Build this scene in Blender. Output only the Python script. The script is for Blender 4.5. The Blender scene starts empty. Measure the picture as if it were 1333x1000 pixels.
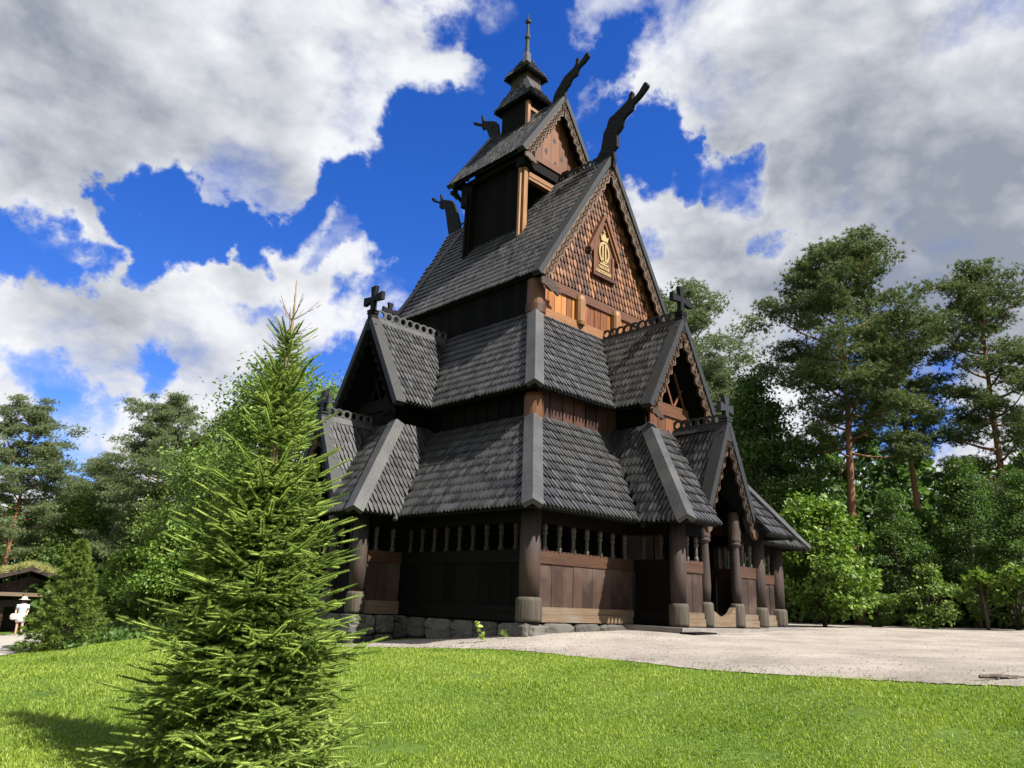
import bpy, math, random
import numpy as np
from mathutils import Matrix, Vector
random.seed(7)
rng = np.random.default_rng(11)
R = math.radians
scene = bpy.context.scene
COL = scene.collection

# ------------------------------------------------------------------ camera
CAM = np.array([-16.869, -13.688, .324])
YAW, PIT, ROL, FPX = R(44.01), R(15.986), R(2.221), 1001.114
fw = np.array([math.sin(YAW)*math.cos(PIT), math.cos(YAW)*math.cos(PIT), math.sin(PIT)])
rt = np.array([math.cos(YAW), -math.sin(YAW), 0.])
up = np.cross(rt, fw)
r2 = math.cos(ROL)*rt + math.sin(ROL)*up
u2 = -math.sin(ROL)*rt + math.cos(ROL)*up
cd = bpy.data.cameras.new("camera"); cam = bpy.data.objects.new("camera", cd); COL.objects.link(cam)
cd.sensor_width = 36; cd.lens = FPX/1333*36; cd.clip_end = 3000; cd.clip_start = .1
mw = np.eye(4); mw[:3, 0] = r2; mw[:3, 1] = u2; mw[:3, 2] = -fw; mw[:3, 3] = CAM
cam.matrix_world = Matrix(mw.tolist())
scene.camera = cam
def ray(u, v):
    return (u-666.5)/FPX*r2 - (v-500)/FPX*u2 + fw
def at(u, v, D):                      # point at horizontal distance D on the sight line
    d = ray(u, v); return CAM + d*D/math.hypot(d[0], d[1])

# ------------------------------------------------------------------ materials
class NT:
    def __init__(s, name):
        s.m = bpy.data.materials.new(name); s.m.use_nodes = True
        s.t = s.m.node_tree; s.n = s.t.nodes; s.b = s.n["Principled BSDF"]; s.out = s.n["Material Output"]
    def add(s, typ, ins=None, **kw):
        return addn(s.t, typ, ins, **kw)
    def link(s, a, b): s.t.links.new(a, b)
def addn(t, typ, ins=None, **kw):
    n = t.nodes.new(typ)
    for k, v in kw.items(): setattr(n, k, v)
    for k, v in (ins or {}).items():
        s = n.inputs[k]
        if hasattr(v, 'is_output') or isinstance(v, bpy.types.NodeSocket): t.links.new(v, s)
        else: s.default_value = v
    return n
def c4(c): return (c[0], c[1], c[2], 1)
def ramp(t, fac, stops):
    n = t.nodes.new("ShaderNodeValToRGB"); t.links.new(fac, n.inputs[0])
    e = n.color_ramp.elements
    while len(e) < len(stops): e.new(.5)
    for i, (p, c) in enumerate(stops): e[i].position = p; e[i].color = c4(c)
    return n.outputs[0]
def wood(name, cols, rough=.6, grain='v', island=True, bump=.35, scale=1.0, stain=None, spec=.3):
    m = NT(name); t = m.t
    tc = m.add("ShaderNodeTexCoord")
    sc = {'v': (14, 14, .7), 'h': (.9, .9, 16), 'i': (9, 9, 9)}[grain]
    mp = m.add("ShaderNodeMapping", {"Vector": tc.outputs["Object"]}); mp.inputs["Scale"].default_value = [q*scale for q in sc]
    nz = m.add("ShaderNodeTexNoise", {"Vector": mp.outputs[0], "Scale": 1.6, "Detail": 6., "Roughness": .65})
    big = m.add("ShaderNodeTexNoise", {"Vector": tc.outputs["Object"], "Scale": 1.3, "Detail": 3.})
    f = nz.outputs[0]
    if island:
        g = m.add("ShaderNodeNewGeometry")
        a = m.add("ShaderNodeMath", {0: g.outputs["Random Per Island"], 1: .6}, operation='MULTIPLY')
        b = m.add("ShaderNodeMath", {0: f, 1: .75}, operation='MULTIPLY')
        c = m.add("ShaderNodeMath", {0: a.outputs[0], 1: b.outputs[0]}, operation='ADD')
        f = m.add("ShaderNodeMath", {0: c.outputs[0], 1: .16}, operation='SUBTRACT').outputs[0]
    k = len(cols)
    col = ramp(t, f, [(.2+.6*i/(k-1), c) for i, c in enumerate(cols)])
    if stain:
        mr = m.add("ShaderNodeMapRange", {0: big.outputs[0], 1: .45, 2: .7})
        mx = m.add("ShaderNodeMix", {0: mr.outputs[0], 6: col, 7: c4(stain)}, data_type='RGBA'); col = mx.outputs[2]
    m.link(col, m.b.inputs["Base Color"]); m.b.inputs["Roughness"].default_value = rough
    m.b.inputs["Specular IOR Level"].default_value = spec
    bp = m.add("ShaderNodeBump", {"Height": nz.outputs[0], "Strength": bump, "Distance": .02})
    m.link(bp.outputs[0], m.b.inputs["Normal"])
    return m.m
M = {}
M['tar'] = wood('tarred_shingle', [(.005, .005, .0054), (.017, .0172, .018), (.046, .0465, .049)], .48, 'i', stain=(.032, .031, .029), spec=.5)
M['tar2'] = wood('tarred_shingle_flat', [(.004, .004, .004), (.009, .009, .009)], .8, 'i', island=False, spec=.1)
M['brownsh'] = wood('brown_shingle', [(.032, .012, .005), (.095, .037, .014), (.22, .098, .042)], .55, 'v')
M['dark'] = wood('tar_and_shade_wood', [(0.0017, 0.0014, 0.0011), (0.0033, 0.0028, 0.0022), (0.0055, 0.0039, 0.0028)], .8, 'v', spec=.08)  # tarred wood, sunk below tar black to hold deep shade in its colour
M['darkh'] = wood('tar_and_shade_beam', [(0.0024, 0.002, 0.0018), (0.006, 0.0048, 0.0036)], .8, 'h', island=False, spec=.1)  # same for beams: tar plus painted-in shade
M['orange'] = wood('orange_plank', [(.06, .02, .006), (.23, .08, .018), (.36, .15, .04)], .5, 'v')
M['tan'] = wood('tan_post', [(.07, .032, .012), (.2, .092, .032), (.34, .18, .075)], .55, 'v', island=False)
M['tanh'] = wood('tan_beam', [(.07, .03, .011), (.17, .075, .026), (.27, .135, .055)], .55, 'h')
M['red'] = wood('redbrown_beam', [(.03, .013, .006), (.075, .031, .013), (.13, .055, .022)], .5, 'h')
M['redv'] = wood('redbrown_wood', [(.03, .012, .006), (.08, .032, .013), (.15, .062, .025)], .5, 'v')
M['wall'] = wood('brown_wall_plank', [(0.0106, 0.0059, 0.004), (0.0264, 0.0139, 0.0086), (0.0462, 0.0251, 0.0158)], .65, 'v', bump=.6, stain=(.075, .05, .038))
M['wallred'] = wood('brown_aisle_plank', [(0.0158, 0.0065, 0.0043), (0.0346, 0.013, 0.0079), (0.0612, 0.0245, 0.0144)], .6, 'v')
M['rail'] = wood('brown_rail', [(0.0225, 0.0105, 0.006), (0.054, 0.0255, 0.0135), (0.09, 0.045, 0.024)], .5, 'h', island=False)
M['sill'] = wood('weathered_sill', [(0.0384, 0.0256, 0.0154), (0.1088, 0.0736, 0.0422), (0.1792, 0.128, 0.0768)], .7, 'h', bump=.7, stain=(.14, .115, .085))
M['post'] = wood('tarred_post', [(0.0094, 0.0065, 0.0052), (0.0292, 0.0211, 0.0175), (0.0585, 0.045, 0.0386)], .7, 'v', island=False, bump=.9, stain=(.045, .025, .017))
M['plinth'] = wood('weathered_plinth', [(0.0159, 0.0133, 0.0106), (0.0531, 0.0436, 0.0319), (0.1169, 0.0957, 0.0664)], .75, 'v', island=False, bump=.8)
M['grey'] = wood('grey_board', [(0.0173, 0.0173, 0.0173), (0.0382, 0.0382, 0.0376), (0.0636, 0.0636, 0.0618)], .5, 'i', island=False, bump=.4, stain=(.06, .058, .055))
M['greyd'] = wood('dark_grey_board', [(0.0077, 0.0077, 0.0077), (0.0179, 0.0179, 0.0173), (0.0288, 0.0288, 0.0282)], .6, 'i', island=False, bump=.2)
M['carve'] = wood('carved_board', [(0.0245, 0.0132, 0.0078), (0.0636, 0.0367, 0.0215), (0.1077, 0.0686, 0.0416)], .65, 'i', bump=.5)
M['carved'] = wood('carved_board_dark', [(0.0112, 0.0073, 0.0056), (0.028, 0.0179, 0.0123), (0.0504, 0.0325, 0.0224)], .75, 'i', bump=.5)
M['sculpt'] = wood('black_carving', [(0.0021, 0.0021, 0.0021), (0.0063, 0.0063, 0.0063), (0.014, 0.014, 0.014)], .7, 'i', island=False, spec=.15)
M['balust'] = wood('grey_baluster', [(0.0256, 0.0218, 0.0192), (0.0704, 0.0608, 0.0512), (0.1152, 0.0992, 0.0832)], .6, 'v', island=False)
g = NT('gilt_paint'); g.b.inputs["Base Color"].default_value = (.33, .23, .09, 1); g.b.inputs["Roughness"].default_value = .45; M['gilt'] = g.m

def stone_mat(name, cols, sc=3., island=True):
    m = NT(name); tc = m.add("ShaderNodeTexCoord")
    a = m.add("ShaderNodeTexNoise", {"Vector": tc.outputs["Object"], "Scale": sc, "Detail": 8., "Roughness": .7})
    f = a.outputs[0]
    if island:
        gg = m.add("ShaderNodeNewGeometry")
        x = m.add("ShaderNodeMath", {0: gg.outputs["Random Per Island"], 1: .4}, operation='MULTIPLY')
        f = m.add("ShaderNodeMath", {0: x.outputs[0], 1: f}, operation='ADD').outputs[0]
        f = m.add("ShaderNodeMath", {0: f, 1: .2}, operation='SUBTRACT').outputs[0]
    m.link(ramp(m.t, f, [(.25, cols[0]), (.5, cols[1]), (.75, cols[2])]), m.b.inputs["Base Color"])
    b2 = m.add("ShaderNodeTexNoise", {"Vector": tc.outputs["Object"], "Scale": sc*4, "Detail": 8., "Roughness": .7})
    bp = m.add("ShaderNodeBump", {"Height": b2.outputs[0], "Strength": .8, "Distance": .04}); m.link(bp.outputs[0], m.b.inputs["Normal"])
    m.b.inputs["Roughness"].default_value = .9
    return m.m
M['stone'] = stone_mat('fieldstone', [(0.0357, 0.0335, 0.029), (0.0804, 0.0737, 0.0625), (0.1295, 0.1205, 0.1049)])
M['slab'] = stone_mat('stone_slab', [(0.09, 0.0788, 0.0675), (0.1575, 0.1406, 0.1237), (0.2137, 0.1913, 0.1688)])

def leaf_mat(name, cols, trans=.35, rough=.5, spec=.3, iw=.65, nw=.5):
    m = NT(name); gg = m.add("ShaderNodeNewGeometry")
    tc = m.add("ShaderNodeTexCoord")
    nz = m.add("ShaderNodeTexNoise", {"Vector": tc.outputs["Object"], "Scale": .9, "Detail": 2.})
    a = m.add("ShaderNodeMath", {0: gg.outputs["Random Per Island"], 1: iw}, operation='MULTIPLY')
    b = m.add("ShaderNodeMath", {0: nz.outputs[0], 1: nw}, operation='MULTIPLY')
    f = m.add("ShaderNodeMath", {0: a.outputs[0], 1: b.outputs[0]}, operation='ADD')
    k = len(cols)
    col = ramp(m.t, f.outputs[0], [(.15+.7*i/(k-1), c) for i, c in enumerate(cols)])
    m.link(col, m.b.inputs["Base Color"]); m.b.inputs["Roughness"].default_value = rough
    m.b.inputs["Specular IOR Level"].default_value = spec
    if trans > 0:
        tr = m.add("ShaderNodeBsdfTranslucent"); hs = m.add("ShaderNodeHueSaturation", {"Color": col, "Value": 1.5, "Saturation": 1.1})
        m.link(hs.outputs[0], tr.inputs[0])
        mx = m.add("ShaderNodeMixShader", {0: trans, 1: m.b.outputs[0], 2: tr.outputs[0]}); m.link(mx.outputs[0], m.out.inputs[0])
    return m.m
M['pine'] = leaf_mat('pine_needles', [(0.0317, 0.0528, 0.0169), (0.0686, 0.1003, 0.0296), (0.1267, 0.1584, 0.0507)], .25)
M['pine2'] = leaf_mat('pale_pine_needles', [(0.0605, 0.088, 0.0374), (0.1155, 0.154, 0.0638), (0.1815, 0.22, 0.099)], .25)  # paler needle green than the other pines
M['leaf'] = leaf_mat('bright_leaf', [(.026, .06, .009), (.085, .155, .022), (.18, .26, .046)], .28)
M['leafm'] = leaf_mat('mid_leaf', [(0.0468, 0.0878, 0.0164), (0.0936, 0.1521, 0.0281), (0.1638, 0.234, 0.0527)], .35)
M['leafd'] = leaf_mat('deep_leaf', [(0.0249, 0.0565, 0.0113), (0.0509, 0.0995, 0.0181), (0.0905, 0.147, 0.0339)], .35)
M['spruce'] = leaf_mat('spruce_needles', [(.038, .072, .014), (.10, .158, .03), (.19, .26, .054)], .22, .75, .12)
M['sprucenew'] = leaf_mat('fresh_spruce_needles', [(.12, .185, .034), (.22, .30, .06), (.34, .42, .105)], .28, .75, .12)
M['grassm'] = leaf_mat('grass_blade', [(.06, .115, .010), (.145, .225, .022), (.28, .345, .06)], .35, .5, .3, .45, .8)
M['sod'] = leaf_mat('dry_sod', [(.12, .15, .035), (.24, .24, .08), (.36, .33, .14)], .3)
M['bark'] = wood('pine_bark', [(.07, .04, .026), (.2, .1, .055), (.34, .17, .09)], .85, 'i', island=False, bump=1.)
M['barkd'] = wood('grey_bark', [(.03, .024, .018), (.075, .06, .045), (.13, .105, .08)], .85, 'i', island=False, bump=1.)
M['twig'] = wood('spruce_twig', [(.09, .055, .03), (.2, .13, .07), (.34, .26, .15)], .8, 'i', island=False)

def ground_mat(name, cols, sc, bump, fine, pat=None):
    m = NT(name); tc = m.add("ShaderNodeTexCoord")
    a = m.add("ShaderNodeTexNoise", {"Vector": tc.outputs["Object"], "Scale": sc, "Detail": 6., "Roughness": .7})
    b = m.add("ShaderNodeTexNoise", {"Vector": tc.outputs["Object"], "Scale": fine, "Detail": 5., "Roughness": .8})
    mx = m.add("ShaderNodeMath", {0: a.outputs[0], 1: .5}, operation='MULTIPLY')
    my = m.add("ShaderNodeMath", {0: b.outputs[0], 1: .5}, operation='MULTIPLY')
    f = m.add("ShaderNodeMath", {0: mx.outputs[0], 1: my.outputs[0]}, operation='ADD')
    k = len(cols)
    col = ramp(m.t, f.outputs[0], [(.36+.28*i/(k-1), c) for i, c in enumerate(cols)])
    m.link(col, m.b.inputs["Base Color"]); m.b.inputs["Roughness"].default_value = .95
    m.b.inputs["Specular IOR Level"].default_value = .1
    bp = m.add("ShaderNodeBump", {"Height": b.outputs[0], "Strength": bump, "Distance": .03}); m.link(bp.outputs[0], m.b.inputs["Normal"])
    return m.m
M['lawn'] = ground_mat('lawn_soil', [(.035, .06, .010), (.06, .10, .016), (.11, .16, .03)], .8, .6, 14)
M['gravel'] = ground_mat('gravel', [(.16, .142, .122), (.245, .215, .183), (.325, .287, .245), (.385, .343, .295)], .7, 1., 30)
M['path'] = ground_mat('pale_path', [(.22, .2, .17), (.29, .265, .23), (.35, .32, .28)], .5, .3, 12)

def plain(name, c, rough=.7):
    m = NT(name); tc = m.add("ShaderNodeTexCoord")
    a = m.add("ShaderNodeTexNoise", {"Vector": tc.outputs["Object"], "Scale": 14., "Detail": 4.})
    m.link(ramp(m.t, a.outputs[0], [(.3, [q*.8 for q in c]), (.7, c)]), m.b.inputs["Base Color"]); m.b.inputs["Roughness"].default_value = rough
    return m.m
M['skin'] = plain('skin', (.5, .3, .21)); M['white'] = plain('white_cloth', (.75, .74, .72)); M['blue'] = plain('pale_blue_cloth', (.42, .5, .6))
M['straw'] = plain('straw', (.7, .62, .48)); M['hairm'] = plain('dark_hair', (.05, .03, .02)); M['hole'] = plain('dark_void', (.003, .003, .003))

# ------------------------------------------------------------------ mesh builder
class MB:
    def __init__(s): s.v = []; s.f = []; s.n = 0; s.mi = []
    def raw(s, V, F, mi=0):
        V = np.asarray(V, float).reshape(-1, 3); s.v.append(V)
        for f in F: s.f.append(np.asarray(f, dtype=np.int64)+s.n); s.mi.append(mi)
        s.n += len(V)
    def batch(s, V, F, mi=0):          # V (n,k,3) instances, F list of template faces
        n, k, _ = V.shape
        s.v.append(V.reshape(-1, 3))
        off = s.n + np.arange(n)*k
        for f in F:
            s.f.append(('b', np.asarray(f)[None, :]+off[:, None])); s.mi.append(mi)
        s.n += n*k
    def box(s, x0, x1, y0, y1, z0, z1, T=None, mi=0, jit=0, cham=0.):
        V = np.array([[x, y, z] for z in (z0, z1) for y in (y0, y1) for x in (x0, x1)], float)
        if jit: V = V + rng.uniform(-jit, jit, V.shape)
        if T is not None: V = T(V)
        s.raw(V, [(0, 2, 3, 1), (4, 5, 7, 6), (0, 1, 5, 4), (2, 6, 7, 3), (0, 4, 6, 2), (1, 3, 7, 5)], mi)
    def lathe(s, prof, T=None, n=16, mi=0, wob=0, c=(0, 0)):
        V = []; ph = rng.uniform(0, 6.28)
        for r_, z in prof:
            for i in range(n):
                a = 2*math.pi*i/n; rr = r_*(1+wob*math.sin(3*a+ph+z*2))
                V.append((c[0]+rr*math.cos(a), c[1]+rr*math.sin(a), z))
        V = np.array(V)
        F = [(j*n+i, j*n+(i+1) % n, (j+1)*n+(i+1) % n, (j+1)*n+i) for j in range(len(prof)-1) for i in range(n)]
        F += [tuple(range(n))[::-1], tuple((len(prof)-1)*n+i for i in range(n))]
        if T is not None: V = T(V)
        s.raw(V, F, mi)
    def prism(s, poly, h0, h1, fn, mi=0):     # poly 2D, fn(a,b,h)->xyz ; h0,h1 thickness range
        n = len(poly)
        V = [fn(a, b, h0) for a, b in poly]+[fn(a, b, h1) for a, b in poly]
        F = [tuple(range(n))[::-1], tuple(range(n, 2*n))]+[(i, (i+1) % n, n+(i+1) % n, n+i) for i in range(n)]
        s.raw(V, F, mi)
    def tube(s, pts, rad, n=6, mi=0, cap=True):
        pts = np.asarray(pts, float); V = []; k = len(pts)
        for i in range(k):
            t = pts[min(i+1, k-1)]-pts[max(i-1, 0)]; t = t/(np.linalg.norm(t)+1e-9)
            a = np.array([0, 0, 1.]) if abs(t[2]) < .9 else np.array([1., 0, 0])
            u = np.cross(t, a); u /= np.linalg.norm(u); w = np.cross(t, u)
            r_ = rad[i] if hasattr(rad, '__len__') else rad
            for j in range(n):
                q = 2*math.pi*j/n; V.append(pts[i]+r_*(math.cos(q)*u+math.sin(q)*w))
        F = [(j*n+i, j*n+(i+1) % n, (j+1)*n+(i+1) % n, (j+1)*n+i) for j in range(k-1) for i in range(n)]
        if cap: F += [tuple(range(n))[::-1], tuple((k-1)*n+i for i in range(n))]
        s.raw(V, F, mi)
    def build(s, name, mats, parent=None, smooth=False, label=None):
        me = bpy.data.meshes.new(name)
        V = np.concatenate(s.v) if s.v else np.zeros((0, 3))
        me.vertices.add(len(V)); me.vertices.foreach_set("co", V.astype(np.float32).ravel())
        lo, tot, mi = [], [], []
        for f, m in zip(s.f, s.mi):
            if isinstance(f, tuple):
                a = f[1]; lo.append(a.ravel()); tot.append(np.full(len(a), a.shape[1])); mi.append(np.full(len(a), m))
            else: lo.append(f); tot.append(np.array([len(f)])); mi.append(np.array([m]))
        lo = np.concatenate(lo); tot = np.concatenate(tot); mi = np.concatenate(mi)
        me.loops.add(len(lo)); me.loops.foreach_set("vertex_index", lo.astype(np.int32))
        me.polygons.add(len(tot)); me.polygons.foreach_set("loop_start", np.concatenate([[0], np.cumsum(tot)[:-1]]).astype(np.int32))
        me.polygons.foreach_set("loop_total", tot.astype(np.int32)); me.polygons.foreach_set("material_index", mi.astype(np.int32))
        me.polygons.foreach_set("use_smooth", np.full(len(tot), bool(smooth)))
        for m in (mats if isinstance(mats, (list, tuple)) else [mats]): me.materials.append(m)
        me.update(calc_edges=True); me.validate()
        o = bpy.data.objects.new(name, me); COL.objects.link(o)
        if parent is not None: o.parent = parent
        if label: o["label"] = label
        return o
def empty(name, label, cat, loc=(0, 0, 0), group=None):
    o = bpy.data.objects.new(name, None); COL.objects.link(o); o.location = loc; o.empty_display_size = .3
    tag(o, label, cat, group); return o
def tag(o, label=None, cat=None, group=None, kind=None):
    if label: o["label"] = label
    if cat: o["category"] = cat
    if group: o["group"] = group
    if kind: o["kind"] = kind
def frame(ox, oy, ang):                # local (x right, -y outward) -> world
    c, s_ = math.cos(ang), math.sin(ang)
    def T(V):
        V = np.asarray(V, float); W = V.copy()
        W[..., 0] = ox + c*V[..., 0] - s_*V[..., 1]; W[..., 1] = oy + s_*V[..., 0] + c*V[..., 1]; return W
    return T
I = frame(0, 0, 0)

# ------------------------------------------------------------------ church dimensions
a, e, ze, zr = 2.855, 3.02, 9.074, 13.886
LN = 6.0
zmt, b, zme = 7.894, 4.429, 5.30
c0, zlt, d, zle, p = 4.116, 4.563, 5.912, 2.222, 5.25
g_, zg, ge, zge = 2.743, 7.839, 1.463, 5.293
q, h, zpt, qo = 1.066, 4.331, 4.762, 2.458
pg, zpg, pge, zpge, door, m_ = 3.97, 4.761, 1.096, 2.38, .703, 3.736
ov = d-p
ca, cg, cf = c0-a, p-a, h-ov             # wall planes (outward offset): aisle, gallery, porch front
WEST = frame(0, 0, 0); SOUTH = frame(-a, m_, -math.pi/2)
NORTH = frame(a, LN/2, math.pi/2); EAST = frame(0, LN, math.pi)

church = empty('stave_church', 'tall black tarred stave church with stacked shingle roofs and dragon heads on its gables', 'church')

def pt_in(poly, x, y):
    ins = False; n = len(poly)
    for i in range(n):
        x1, y1 = poly[i]; x2, y2 = poly[(i+1) % n]
        if (y1 > y) != (y2 > y) and x < (x2-x1)*(y-y1)/(y2-y1)+x1: ins = not ins
    return ins
def roof(mb, P, w=.128, ex=.27, slab=.07, over=.06, mi=(0, 1), tip=1.2, flat=False, thick=.064, tilt=.055):
    """P: planar polygon (world), first edge = TOP edge or apex pair; normal chosen to point up/out"""
    P = np.asarray(P, float)
    n = np.zeros(3)
    for i in range(len(P)):
        n += np.cross(P[i]-P[0], P[(i+1) % len(P)]-P[0])
    n /= np.linalg.norm(n)
    if (n[2] < 0 if not flat else n@np.array(flat) < 0): n = -n; P = P[::-1]
    dn = np.array([0, 0, -1.]); dn = dn-n*(dn@n); dn /= np.linalg.norm(dn); rr = np.cross(dn, n); rr /= np.linalg.norm(rr)
    O = P[0]; uv = [((x-O)@rr, (x-O)@dn) for x in P]
    k = len(P)
    if slab:
        V = np.concatenate([P-n*.004, P-n*slab]); F = [tuple(range(k)), tuple(range(k, 2*k))[::-1]]+[(i, k+i, k+(i+1) % k, (i+1) % k) for i in range(k)]
        mb.raw(V, F, mi[1])
    us = [x[0] for x in uv]; ds = [x[1] for x in uv]
    L = ex*1.5; hw = w/2*.79
    out = np.array([(-hw, -L), (hw, -L), (hw, -ex*.78), (hw*.80, -ex*.33), (hw*.16, 0), (-hw*.16, 0), (-hw*.80, -ex*.33), (-hw, -ex*.78)])
    kk = len(out)
    row = 0; dd = max(ds)+over; X = []
    while dd > min(ds)+ex*.3:
        off = (w/2 if row % 2 else 0)
        x = min(us)+off-w
        while x < max(us)+w:
            yq = min(dd, max(ds)+0)-ex*.45
            if pt_in(uv, x-hw*.75, yq) and pt_in(uv, x+hw*.75, yq): X.append((x+rng.uniform(-.004, .004), dd+rng.uniform(-.009, .009)))
            x += w
        dd -= ex; row += 1
    if not X: return
    X = np.array(X); N = len(X)
    T2 = np.zeros((kk*2, 3)); T2[:kk, :2] = out; T2[kk:, :2] = out
    T2[:kk, 2] = .012+(out[:, 1]+L)/L*tilt+thick; T2[kk:, 2] = .012+(out[:, 1]+L)/L*tilt
    V = np.repeat(T2[None], N, 0)
    tw = rng.uniform(-.035, .035, N); V[:, :, 2] += tw[:, None]*V[:, :, 0]+rng.uniform(-.005, .006, N)[:, None]
    V[:, :, 1] += (rng.random(N) < .04)[:, None]*rng.uniform(-.05, .03, N)[:, None]
    sk = rng.uniform(-.025, .025, N); V[:, :, 0] += sk[:, None]*V[:, :, 1]
    V[:, :, 0] += X[:, 0, None]; V[:, :, 1] += X[:, 1, None]
    W = O+V[..., 0:1]*rr+V[..., 1:2]*dn+V[..., 2:3]*n
    mb.batch(W, [tuple(range(kk))[::-1]], mi[0])
    s_ = mb.f; base = mb.n-N*kk*2
    off = base+np.arange(N)*kk*2
    for f in [(0, 1, kk+1, kk)]+[(i, (i+1) % kk, kk+(i+1) % kk, kk+i) for i in range(1, kk)]:
        mb.f.append(('b', np.asarray(f)[None, :]+off[:, None])); mb.mi.append(mi[0])

def board(mb, A, B, wv, tv, mi=0):       # a plank from A to B, width vector wv, thickness vector tv (from A corner)
    A, B, wv, tv = [np.asarray(x, float) for x in (A, B, wv, tv)]
    V = [A, A+wv, A+wv+tv, A+tv, B, B+wv, B+wv+tv, B+tv]
    mb.raw(V, [(0, 3, 2, 1), (4, 5, 6, 7), (0, 1, 5, 4), (1, 2, 6, 5), (2, 3, 7, 6), (3, 0, 4, 7)], mi)
def hip(name, top, bot, n1, n2, parent, wid=.17, mat='grey'):
    """two boards folded over a hip line top->bot; n1,n2 normals of the adjoining roof faces"""
    top, bot = np.array(top, float), np.array(bot, float); ax = bot-top; ax /= np.linalg.norm(ax)
    mb = MB(); n1 = np.array(n1, float); n2 = np.array(n2, float); n1 /= np.linalg.norm(n1); n2 /= np.linalg.norm(n2)
    for n, o_ in ((n1, n2), (n2, n1)):
        s_ = np.cross(ax, n); s_ /= np.linalg.norm(s_)
        if s_@o_ > 0: s_ = -s_
        lift = n*.175
        av = (n1+n2); av /= np.linalg.norm(av)
        A = top+lift; B = bot+lift+ax*.05
        apexA = top+av*.175/max(.4, av@n1); apexB = bot+ax*.05+av*.175/max(.4, av@n1)
        V = [apexA, A+s_*wid, A+s_*wid-n*.12, apexA-av*.13, apexB, B+s_*wid, B+s_*wid-n*.12, apexB-av*.13]
        mb.raw(V, [(0, 3, 2, 1), (4, 5, 6, 7), (0, 1, 5, 4), (1, 2, 6, 5), (2, 3, 7, 6), (3, 0, 4, 7)])
    return mb.build(name, M[mat], parent)
def pnorm(P):
    P = np.asarray(P, float); n = np.cross(P[1]-P[0], P[2]-P[0]); n /= np.linalg.norm(n); return n if n[2] > 0 else -n

def crest(name, A, B, ht, parent, thick=.06, unit=.24, mat='greyd', hole=.36):
    """pierced ridge board from A to B: a row of round holes, scalloped top"""
    A, B = np.array(A, float), np.array(B, float); L = np.linalg.norm(B-A); t = (B-A)/L
    sd = np.cross(t, [0, 0, 1.]); sd /= np.linalg.norm(sd); n = max(1, int(round(L/unit))); uu = L/n
    upv = np.cross(sd, t); mb = MB(); K = 16
    for i in range(n):
        cx_ = (i+.5)*uu; cz_ = ht*.52; r_ = min(uu, ht)*hole
        inner, outer = [], []
        for j in range(K):
            q_ = 2*math.pi*j/K+math.pi/K; ca_, sa_ = math.cos(q_), math.sin(q_)
            inner.append((cx_+r_*ca_, cz_+r_*sa_))
            sc = 1/max(abs(ca_), abs(sa_)); ox, oz = ca_*sc*uu/2, sa_*sc
            oz = oz*(ht*.48) if sa_ > 0 else oz*ht*.52
            if sa_ > .65: oz *= 1-.22*(abs(ox)/(uu/2))**2
            outer.append((cx_+ox, cz_+oz))
        V = []
        for hh in (-thick/2, thick/2):
            for (x, z) in inner: V.append(A+t*x+upv*z+sd*hh)
            for (x, z) in outer: V.append(A+t*x+upv*z+sd*hh)
        F = []
        for j in range(K):
            k2 = (j+1) % K
            F += [(j, k2, K+k2, K+j), (2*K+j, 3*K+j, 3*K+k2, 2*K+k2), (j, 2*K+j, 2*K+k2, k2), (K+j, K+k2, 3*K+k2, 3*K+j)]
        mb.raw(V, F)
    board(mb, A+sd*.16-upv*.17, B+sd*.16-upv*.17, -sd*.1+upv*.17, -sd*.05)
    board(mb, A-sd*.16-upv*.17, B-sd*.16-upv*.17, sd*.1+upv*.17, sd*.05)
    return mb.build(name, M[mat], parent)

def cross(T, x, y, z0, z1, parent, arm=.45, wd=.07, mat='sculpt'):
    """flared cross on a necked post, arms along local x"""
    mb = MB(); hgt = z1-z0; zc = z0+hgt*.62; f = lambda a_, b_, h_: T([a_, y+h_, b_])
    n_ = wd; fl = wd*1.75
    mb.prism([(x-fl, z1), (x+fl, z1), (x+n_, zc+n_), (x+arm, zc+fl), (x+arm, zc-fl), (x+n_, zc-n_), (x+n_*1.15, z0+.27), (x-n_*1.15, z0+.27), (x-n_, zc-n_), (x-arm, zc-fl), (x-arm, zc+fl), (x-n_, zc+n_)][::-1], -.06, .06, f)
    for zz in (.27, .2): mb.box(x-.13, x+.13, y-.12, y+.12, z0+zz-.045, z0+zz, T)
    mb.box(x-.1, x+.1, y-.1, y+.1, z0-.35, z0+.155, T)
    return mb.build('cross', M[mat], parent)

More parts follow.
